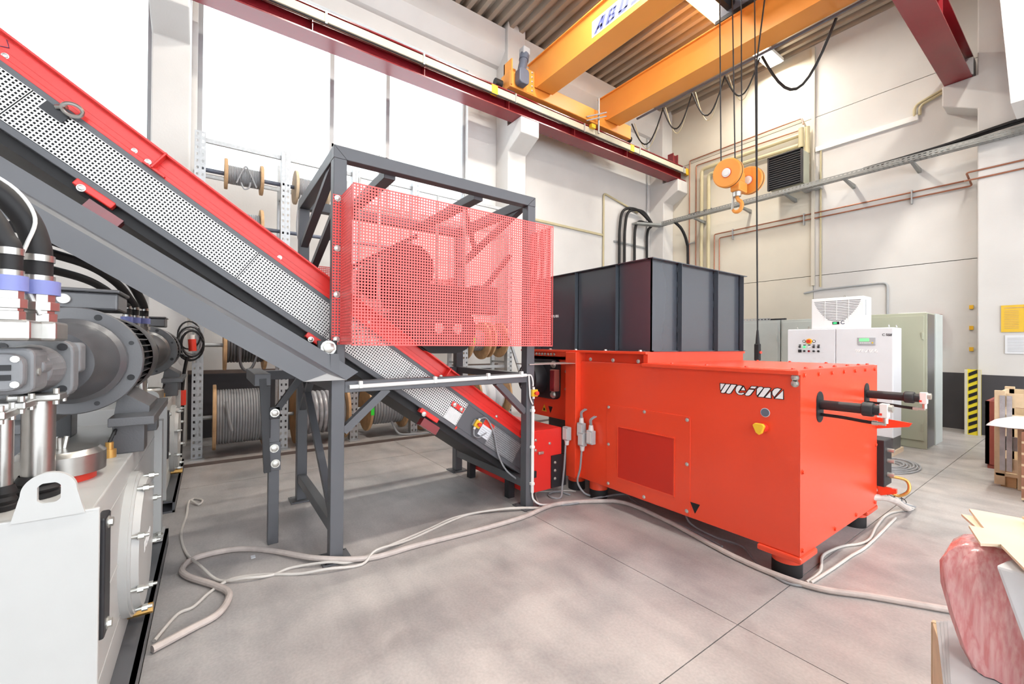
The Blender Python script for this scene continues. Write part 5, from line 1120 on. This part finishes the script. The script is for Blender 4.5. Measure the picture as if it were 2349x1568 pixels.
for k in range(5):
    xx = -3.215 + 0.0725 * k
    MB().cyl((xx, y_, 1.70), (xx, y_ - 0.02, 1.70), 0.018, n=14).build('push_button', ['black_paint', 'green_lamp', 'white_plastic', 'black_paint', 'black_paint'][k], dl, smooth=True)
    MB().box(xx - 0.018, xx + 0.018, y_ - 0.003, y_, 1.725, 1.74).build('button_label', 'lettering_black', dl)
    MB().cyl((xx, y_, 1.625), (xx, y_ - 0.02, 1.625), 0.017, n=14).build('push_button', ['black_paint', 'black_paint', 'dark_red_paint', 'black_paint', 'black_paint'][k], dl, smooth=True)
MB().box(-3.24, -3.19, y_ - 0.012, y_, 1.60, 1.65).build('hour_counter', 'lettering_black', dl)
MB().box(-2.37, -2.14, y_ - 0.015, y_, 1.74, 1.86).build('display_unit', 'cardboard_grey', dr, bevel=0.004)
MB().box(-2.345, -2.22, y_ - 0.018, y_ - 0.015, 1.80, 1.845).build('display_screen', 'green_screen', dr)
for k in range(6): MB().box(-2.34 + 0.025 * k, -2.325 + 0.025 * k, y_ - 0.018, y_ - 0.015, 1.765, 1.778).build('display_key', 'lettering_white', dr)
MB().cyl((-2.175, y_ - 0.015, 1.775), (-2.175, y_ - 0.019, 1.775), 0.011, n=12).build('display_key', 'yellow_plastic', dr)
logo(dr, (-2.40, y_, 1.615), (1, 0, 0), (0, 0, 1), 0.055, 0.29, outline=False, fill='lettering_white')
text_mesh('lettering', 'CE', (-2.06, y_, 1.885), (1, 0, 0), (0, 0, 1), 0.055, 'lettering_black', dr, space=1.3)
text_mesh('lettering', 'GS', (-1.995, y_, 1.885), (1, 0, 0), (0, 0.0, 1), 0.045, 'lettering_black', dr, shear=0.2, bold=0.002)
ac = thing('cooling_unit', 'white cooling unit with curved louvres on top of the control cabinet', 'air conditioner', (-2.69, 9.0, 2.02))
MB().box(-3.07, -2.31, 8.84, 9.22, 2.02, 2.56).build('unit_case', 'ac_white', ac, bevel=0.015)
for k in range(13):
    z = 2.495 - k * 0.0265; hw = 0.335 - 0.0062 * k - 0.0009 * k * k; n = 10
    pts = [(-2.69 - hw + 2 * hw * q / n, z - 0.022 * (k / 12.0) * (1 - ((q / n) * 2 - 1) ** 2)) for q in range(n + 1)]
    flat_polys('louvre_slot', [pts + [(a, b + 0.0085) for a, b in reversed(pts)]], (0, 8.84, 0), (1, 0, 0), (0, 0, 1), 'motor_grey', ac, 0.001)
for xx in (-2.86, -2.69, -2.52): MB().box(xx - 0.004, xx + 0.004, 8.834, 8.84, 2.17, 2.51).build('louvre_rib', 'ac_white', ac)
MB().box(-2.75, -2.65, 8.832, 8.84, 2.095, 2.14).build('thermostat', 'black_paint', ac, bevel=0.003)
flat_polys('thermostat_screen', [[(0, 0), (0.05, 0), (0.05, 0.025), (0, 0.025)]], (-2.735, 8.832, 2.105), (1, 0, 0), (0, 0, 1), 'green_lamp', ac, 0.001)
flat_polys('round_mark', [arc(0, 0, 0.032, 40, 330, 14) + arc(0, 0, 0.020, 330, 40, 14)], (-2.60, 8.84, 2.125), (1, 0, 0), (0, 0, 1), 'steel_blue', ac, 0.002)
MB().box(-2.312, -2.308, 8.90, 8.94, 2.24, 2.50).build('side_slot', 'cardboard_grey', ac)
MB().tube([Vector((-2.62, 9.0, 2.575)) + Vector((0.02 * math.cos(R(a)), 0, 0.02 * math.sin(R(a)))) for a in range(0, 360, 30)], 0.007, 6, True).build('lifting_eye', 'chrome', ac, smooth=True)

def locker(x0, x1, y0, y1, h, split, m, label, handle=True):
    t = thing('steel_cabinet', label, 'cabinet', ((x0 + x1) / 2, (y0 + y1) / 2, 0.0), 'grey steel cabinets by the end wall')
    MB().box(x0, x1, y0 + 0.02, y1, 0.0, h).build('cabinet_body', m, t, bevel=0.006)
    ed = [x0 + 0.03] + split + [x1 - 0.03]
    for a, b in zip(ed[:-1], ed[1:]):
        d = MB().box(a + 0.006, b - 0.006, y0, y0 + 0.02, 0.14, h - 0.05).build('cabinet_door', m, t, bevel=0.004)
        if handle:
            for zz in (h * 0.83, h * 0.16): MB().box(b - 0.035, b - 0.015, y0 - 0.015, y0, zz - 0.06, zz + 0.06).build('hinge', m, d, bevel=0.003)
    return t
locker(-5.6, -4.02, 9.9, 10.4, 2.27, [-4.8], 'cabinet_grey', 'grey double-door steel cabinet behind the hanging pendant')
locker(-4.0, -2.5, 9.9, 10.4, 2.27, [-3.25], 'cabinet_grey', 'grey steel cabinet hidden behind the control cabinet')
locker(-2.48, -1.71, 9.73, 10.25, 2.29, [], 'cabinet_green', 'greenish tall steel cabinet right of the control cabinet')
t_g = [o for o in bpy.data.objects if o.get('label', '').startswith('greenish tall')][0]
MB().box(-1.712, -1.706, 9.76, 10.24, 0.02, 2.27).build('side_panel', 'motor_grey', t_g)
locker(-2.48, -1.70, 10.3, 10.85, 2.30, [], 'cabinet_grey', 'pale steel cabinet furthest back beside the skirting')
tag(MB().box(-2.35, -2.02, 12.70, 12.85, 1.75, 2.42).build('fire_hose_box', 'brown_box'), 'dark red wall box half hidden behind the cabinets', 'wall box')
tag(MB().perf((-5.5, 9.98, 2.275), (1, 0, 0), (0, 0, 1), 18, 1, 0.07, 0.05, 0.04, 0.02).build('slotted_rail', G, solid=0.004), 'slotted steel rail lying on the grey cabinets', 'rail')
tag(MB().box(-4.5, -3.95, 10.0, 10.06, 2.275, 2.31).build('steel_strip', 'black_paint'), 'dark flat bar lying on the grey cabinet', 'bar')
tag(MB().box(-2.1, -1.75, 9.85, 10.1, 2.292, 2.305).build('steel_strip', 'white_plastic'), 'white panel lying on the greenish cabinet', 'panel')

# ================================================================== CRATES AND MATERIAL AT THE RIGHT
rb = thing('red_container', 'dark red sheet container behind the wooden crate', 'container', (-0.55, 9.4, 0.0))
for a in ((-0.98, -0.94, 9.0, 9.9), (-0.1, -0.06, 9.0, 9.9)): MB().box(*a, 0.06, 0.95).build('side_panel', 'brown_box', rb)
for a in ((-0.98, -0.06, 9.0, 9.04), (-0.98, -0.06, 9.86, 9.9)): MB().box(*a, 0.06, 0.95).build('side_panel', 'brown_box', rb)
MB().box(-0.96, -0.08, 9.02, 9.88, 0.0, 0.08).build('container_floor', 'brown_box', rb)
cr_ = thing('wooden_crate', 'pale wooden slatted crate on pallet feet with silver foil strips', 'crate', (-0.3, 8.3, 0.0))
for xx in (-0.79, 0.15):
    for yy in (7.95, 8.9): MB().box(xx, xx + 0.09, yy, yy + 0.045, 0.02, 1.18).build('corner_post', 'crate_wood', cr_, bevel=0.004)
for z in (0.18, 0.45, 0.72, 0.98): MB().box(-0.75, 0.24, 7.965, 7.99, z, z + 0.17).build('plank', ['pale_wood', 'cardboard_grey', 'pale_wood', 'crate_wood'][int(z * 3.7) % 4], cr_, bevel=0.003)
for z in (0.18, 0.45, 0.72, 0.98):
    MB().box(-0.775, -0.75, 7.99, 8.9, z, z + 0.17).build('plank', 'crate_wood', cr_, bevel=0.003)
    MB().box(-0.75, 0.24, 8.9, 8.925, z, z + 0.17).build('plank', 'crate_wood', cr_, bevel=0.003)
MB().box(-0.78, 0.24, 7.95, 8.94, 0.13, 0.165).build('pallet_deck', 'crate_wood', cr_, bevel=0.003)
for xx in (-0.74, -0.3, 0.1):
    for yy in (7.97, 8.8): MB().box(xx, xx + 0.13, yy, yy + 0.12, 0.0, 0.13).build('pallet_block', 'reel_wood', cr_, bevel=0.004)
for xx in (-0.745, -0.69): MB().box(xx, xx + 0.045, 7.94, 7.95, 0.2, 1.12).build('foil_strip', 'silver_wrap', cr_)
MB().box(-0.60, -0.52, 7.90, 7.965, 0.0, 0.84).build('front_batten', 'crate_wood', cr_, bevel=0.004)
pl2 = thing('pallet_stack', 'stack of brown wooden pallet ends at the right edge', 'pallet', (-0.25, 7.55, 0.0))
for k in range(6):
    MB().box(-0.53, 0.3, 7.35, 7.86, 0.02 + k * 0.125, 0.045 + k * 0.125).build('pallet_board', 'crate_wood', pl2)
    for xx in (-0.53, -0.1, 0.2): MB().box(xx, xx + 0.1, 7.35, 7.86, 0.045 + k * 0.125, 0.145 + k * 0.125).build('pallet_block', 'dark_wood', pl2)
bg_ = MB()
prof = [(-0.80, 0.0), (-0.74, 0.05), (-0.62, 0.10), (-0.45, 0.12), (-0.2, 0.11), (0.0, 0.06), (0.1, 0.0)]
vs = []; fs = []
for i, (x, h) in enumerate(prof):
    for j in range(7):
        y = 7.40 + j * 0.09; e = math.sin(math.pi * j / 6); vs.append((x + 0.015 * math.sin(j * 2.1), y, 0.80 + h * e + 0.012 * math.sin(i * 3 + j * 2)))
for i in range(6):
    for j in range(6): fs.append((i * 7 + j, (i + 1) * 7 + j, (i + 1) * 7 + j + 1, i * 7 + j + 1))
tag(bg_.add(vs, fs).build('plastic_bag', 'paper_white', smooth=True, solid=0.006), 'crumpled white plastic sack lying over the pallet stack', 'bag')

# foreground: pallet box, cardboard layers, wrapped bundle, plywood sheets
pf = thing('pallet_box', 'pale wooden pallet frame under the wrapped bundle in the near corner', 'pallet', (0.1, 2.45, 0.0))
MB().bar((-0.43, 2.64, 0.2375), (-0.27, 2.10, 0.2375), 0.03, 0.475).build('side_board', 'crate_wood', pf, bevel=0.004)
MB().box(-0.45, 0.6, 2.64, 2.67, 0.0, 0.475).build('side_board', 'crate_wood', pf, bevel=0.004)
MB().prism([(-0.40, 2.63), (-0.25, 2.12), (0.6, 2.12), (0.6, 2.63)], 'Z', 0.40, 0.46).build('deck', 'crate_wood', pf)
for xx in (-0.2, 0.15, 0.5): MB().box(xx, xx + 0.1, 2.15, 2.6, 0.0, 0.40).build('bearer', 'pale_wood', pf)
cs = thing('cardboard_stack', 'grey cardboard sheets lying on the near pallet frame', 'cardboard', (-0.2, 2.45, 0.476))
for k in range(4): MB().hexa([(-0.435 + k * 0.012, 2.65, 0.476 + k * 0.008), (-0.385 + k * 0.012, 2.66, 0.476 + k * 0.008), (0.1, 2.2, 0.476 + k * 0.008), (-0.335 + k * 0.006, 2.16, 0.476 + k * 0.008)][::-1], [(-0.435 + k * 0.012, 2.65, 0.481 + k * 0.008), (-0.385 + k * 0.012, 2.66, 0.481 + k * 0.008), (0.1, 2.2, 0.481 + k * 0.008), (-0.335 + k * 0.006, 2.16, 0.481 + k * 0.008)][::-1]).build('cardboard_sheet', 'cardboard_grey', cs)
# wrapped bundle: lofted sections (z, x left, y near, y far)
sec = [(0.509, -0.285, 2.30, 2.52), (0.56, -0.312, 2.31, 2.55), (0.66, -0.345, 2.33, 2.58), (0.76, -0.375, 2.35, 2.62), (0.84, -0.385, 2.37, 2.62), (0.89, -0.365, 2.39, 2.62), (0.925, -0.335, 2.41, 2.60), (0.94, -0.30, 2.43, 2.57)]
vs = []; fs = []; n = 48
for i, (z, xl, ya, yb) in enumerate(sec):
    for k in range(n):
        a = 2 * math.pi * k / n; cx = (xl + 0.45) / 2; rx = (0.45 - xl) / 2; cy = (ya + yb) / 2; ry = (yb - ya) / 2
        ca, sa = math.cos(a), math.sin(a); q = 0.22
        px = cx + rx * math.copysign(abs(ca) ** q, ca); py = cy + ry * math.copysign(abs(sa) ** q, sa)
        w = 0.006 * math.sin(k * 1.3 + i * 0.5) + 0.004 * math.sin(k * 2.9 - i * 0.7)
        vs.append((px + w * ca, py + w * sa, z))
for i in range(len(sec) - 1):
    for k in range(n): fs.append((i * n + k, i * n + (k + 1) % n, (i + 1) * n + (k + 1) % n, (i + 1) * n + k))
fs.append(tuple(range(n - 1, -1, -1))); fs.append(tuple((len(sec) - 1) * n + k for k in range(n)))
bd = MB().add(vs, fs).build('wrapped_bundle', 'stretch_film', smooth=True, angle=1.4)
tag(bd, 'pink-red bundle wrapped in glossy stretch film in the near corner', 'wrapped bundle')
MB().hexa([(-0.10, 2.22, 0.51), (0.4, 2.2, 0.51), (0.4, 2.33, 0.51), (-0.09, 2.36, 0.51)], [(-0.225, 2.28, 0.93), (0.4, 2.25, 0.93), (0.4, 2.37, 0.93), (-0.20, 2.40, 0.93)]).build('inner_roll', 'paper_white', bd, bevel=0.01)
ps = thing('plywood_sheets', 'pale plywood sheets lying on top of the wrapped bundle', 'plywood', (0.1, 2.6, 0.942))
def sheet(poly, z, t=0.010): return MB().prism(poly, 'Z', z, z + t).build('plywood_sheet', 'pale_wood', ps)
sheet([(-0.372, 2.76), (-0.29, 2.565), (0.5, 2.72), (0.45, 2.92)], 0.944)
sheet([(-0.357, 2.83), (-0.282, 2.574), (0.45, 2.75), (0.40, 3.0)], 0.957)
sheet([(-0.319, 2.52), (-0.264, 2.322), (-0.22, 2.375), (-0.119, 2.09), (0.35, 2.0), (0.4, 2.70)], 0.970)
sheet([(-0.20, 2.80), (-0.10, 2.60), (0.4, 2.7), (0.4, 2.9)], 0.982)

# ================================================================== CABLES ON THE FLOOR
def floor_cable(name, pts, r, m, label, group=None, z=None):
    P = [(p[0], p[1], (p[2] if len(p) > 2 else r) + 0.001) for p in pts]
    return tag(MB().tube(cat_rom(P, 6), r, 10).build(name, m, smooth=True), label, 'cable', group)
floor_cable('power_cable', [(-3.02, -0.24), (-3.1, -0.09), (-3.19, 0.06), (-3.39, 0.12), (-3.56, 0.05), (-3.81, -0.11), (-3.97, -0.15), (-4.11, -0.07), (-4.1, 0.18), (-3.92, 0.41), (-3.52, 0.70, 0.04), (-3.34, 1.04), (-3.33, 1.43), (-3.29, 2.0), (-3.29, 2.5), (-3.36, 2.97), (-3.18, 3.40), (-2.96, 3.62), (-2.41, 3.58), (-1.69, 3.42), (-1.21, 3.44), (-0.91, 3.65), (-0.57, 3.88), (-0.37, 4.03)], 0.021, 'dusty_cable', 'thick dusty power cable snaking across the whole floor')
WG = 'thin white floor cables'
floor_cable('floor_cable', [(-3.12, -0.24), (-3.34, -0.15), (-3.38, -0.07), (-3.52, 0.02), (-3.62, 0.14), (-3.57, 0.32), (-3.43, 0.54), (-3.34, 0.72, 0.03), (-3.30, 0.96), (-3.38, 1.10, 0.05), (-3.48, 1.41), (-3.63, 1.9), (-3.66, 2.14), (-3.53, 2.50, 0.03), (-3.36, 2.86)], 0.010, 'pale_cable', 'thin white cable from the near tank passing under the thick cable', WG)
floor_cable('floor_cable', [(-5.66, -0.16), (-5.71, -0.12), (-5.6, -0.05), (-5.48, -0.08), (-5.6, -0.16, 0.03), (-5.2, -0.17), (-4.73, -0.19), (-4.28, -0.14), (-3.87, -0.04, 0.05), (-3.65, 0.07), (-3.54, 0.22, 0.03), (-3.52, 0.38), (-3.55, 0.52), (-3.44, 0.75, 0.03), (-3.38, 0.91), (-3.44, 1.24, 0.03), (-3.58, 1.63), (-3.68, 1.99), (-3.55, 2.42, 0.03), (-3.36, 2.84)], 0.010, 'pale_cable', 'thin white cable looping from the second tank', WG)
floor_cable('floor_cable', [(-1.16, 6.0), (-1.27, 5.64), (-1.25, 5.16), (-1.20, 4.76), (-1.22, 4.56), (-1.28, 4.41), (-1.31, 4.26), (-1.32, 4.04), (-1.24, 3.75), (-1.24, 3.50)], 0.011, 'pale_cable', 'wavy white cable beside the shredder end plate', WG)
floor_cable('floor_cable', [(-1.2, 5.55), (-1.17, 4.6), (-1.19, 4.23), (-1.20, 3.91), (-1.22, 3.52)], 0.011, 'pale_cable', 'straighter white cable outside the wavy one', WG)
floor_cable('floor_cable', [(-3.46, 2.86), (-3.29, 3.14), (-3.22, 3.48, 0.03), (-3.16, 3.85), (-3.0, 3.78), (-2.63, 3.66), (-2.23, 3.62), (-1.87, 3.53)], 0.011, 'grey_cable', 'grey cable running along under the shredder front', WG)
floor_cable('floor_cable', [(-2.38, 3.79, 0.2), (-2.26, 3.66, 0.06), (-2.02, 3.66), (-1.78, 3.68), (-1.58, 3.50), (-1.35, 3.38), (-1.24, 3.42)], 0.009, 'grey_cable', 'thin grey cable hanging out below the service panel', WG)
floor_cable('floor_cable', [(-3.44, 2.83), (-3.78, 3.05), (-3.72, 3.21), (-3.62, 3.40), (-3.55, 3.46)], 0.008, 'pale_cable', 'short thin cable between frame leg and corner post', WG)
floor_cable('floor_cable', [(-3.535, 3.28, 0.57), (-3.54, 3.27, 0.35), (-3.55, 3.25, 0.12), (-3.50, 3.18), (-3.55, 3.10), (-3.66, 3.14), (-3.66, 3.28), (-3.50, 3.32)], 0.011, 'grey_cable', 'grey cable dropping from the left junction box into a floor loop', WG)
floor_cable('floor_cable', [(-3.36, 3.36, 0.53), (-3.37, 3.35, 0.34), (-3.40, 3.34, 0.18), (-3.36, 3.40, 0.06), (-3.34, 3.50)], 0.011, 'grey_cable', 'grey cable dropping from the right junction box', WG)
bn = thing('cable_bundle', 'arched bundle of grey cables tied with black straps leaving the shredder', 'cable bundle', (-1.25, 5.6, 0.0))
for k in range(7):
    dx = 0.012 * (k % 3) - 0.01; dz = 0.012 * (k // 3)
    MB().tube(cat_rom([(-1.36 + dx, 5.0, 0.33 + dz), (-1.27 + dx, 5.22, 0.33 + dz), (-1.22 + dx, 5.5, 0.24 + dz), (-1.19 + dx, 5.75, 0.11 + dz), (-1.17 + dx, 5.98 + 0.02 * k, 0.02)], 6), 0.009, 6).build('cable', 'grey_cable' if k % 2 else 'pale_cable', bn, smooth=True)
MB().tube(cat_rom([(-1.33, 5.02, 0.27), (-1.24, 5.22, 0.27), (-1.19, 5.5, 0.19), (-1.17, 5.72, 0.09), (-1.18, 5.92, 0.03)], 6), 0.03, 10).build('cable', 'dusty_cable', bn, smooth=True)
for (yy, zz) in ((5.45, 0.27), (5.66, 0.18), (5.82, 0.11)): MB().tube([Vector((-1.21, yy, zz)) + Vector((0.035 * math.cos(R(a)), 0.01 * math.sin(R(a)), 0.035 * math.sin(R(a)))) for a in range(0, 360, 30)], 0.004, 6, True).build('cable_tie', 'rubber', bn, smooth=True)
cl_ = thing('cable_coil', 'flat coil of grey cable on the floor by the control cabinet', 'cable', (-1.7, 8.0, 0.0))
for k in range(7):
    s_ = 1 - 0.11 * k
    MB().tube(cat_rom([(-1.78 + 0.30 * s_ * math.cos(R(a)), 7.98 + 0.55 * s_ * math.sin(R(a)), 0.012 + 0.010 * (k % 3)) for a in range(0, 360, 30)], 3, True), 0.011, 6, True).build('coil_turn', 'grey_cable', cl_, smooth=True)
random.seed(3)
for k, (x, y, lab) in enumerate(((-3.95, 0.28, 'small white scrap on the floor beside the thick cable loop'),)):
    tag(MB().box(x, x + 0.05, y, y + 0.03, 0.0, 0.004).build('paper_scrap', 'paper_white'), lab, 'scrap')
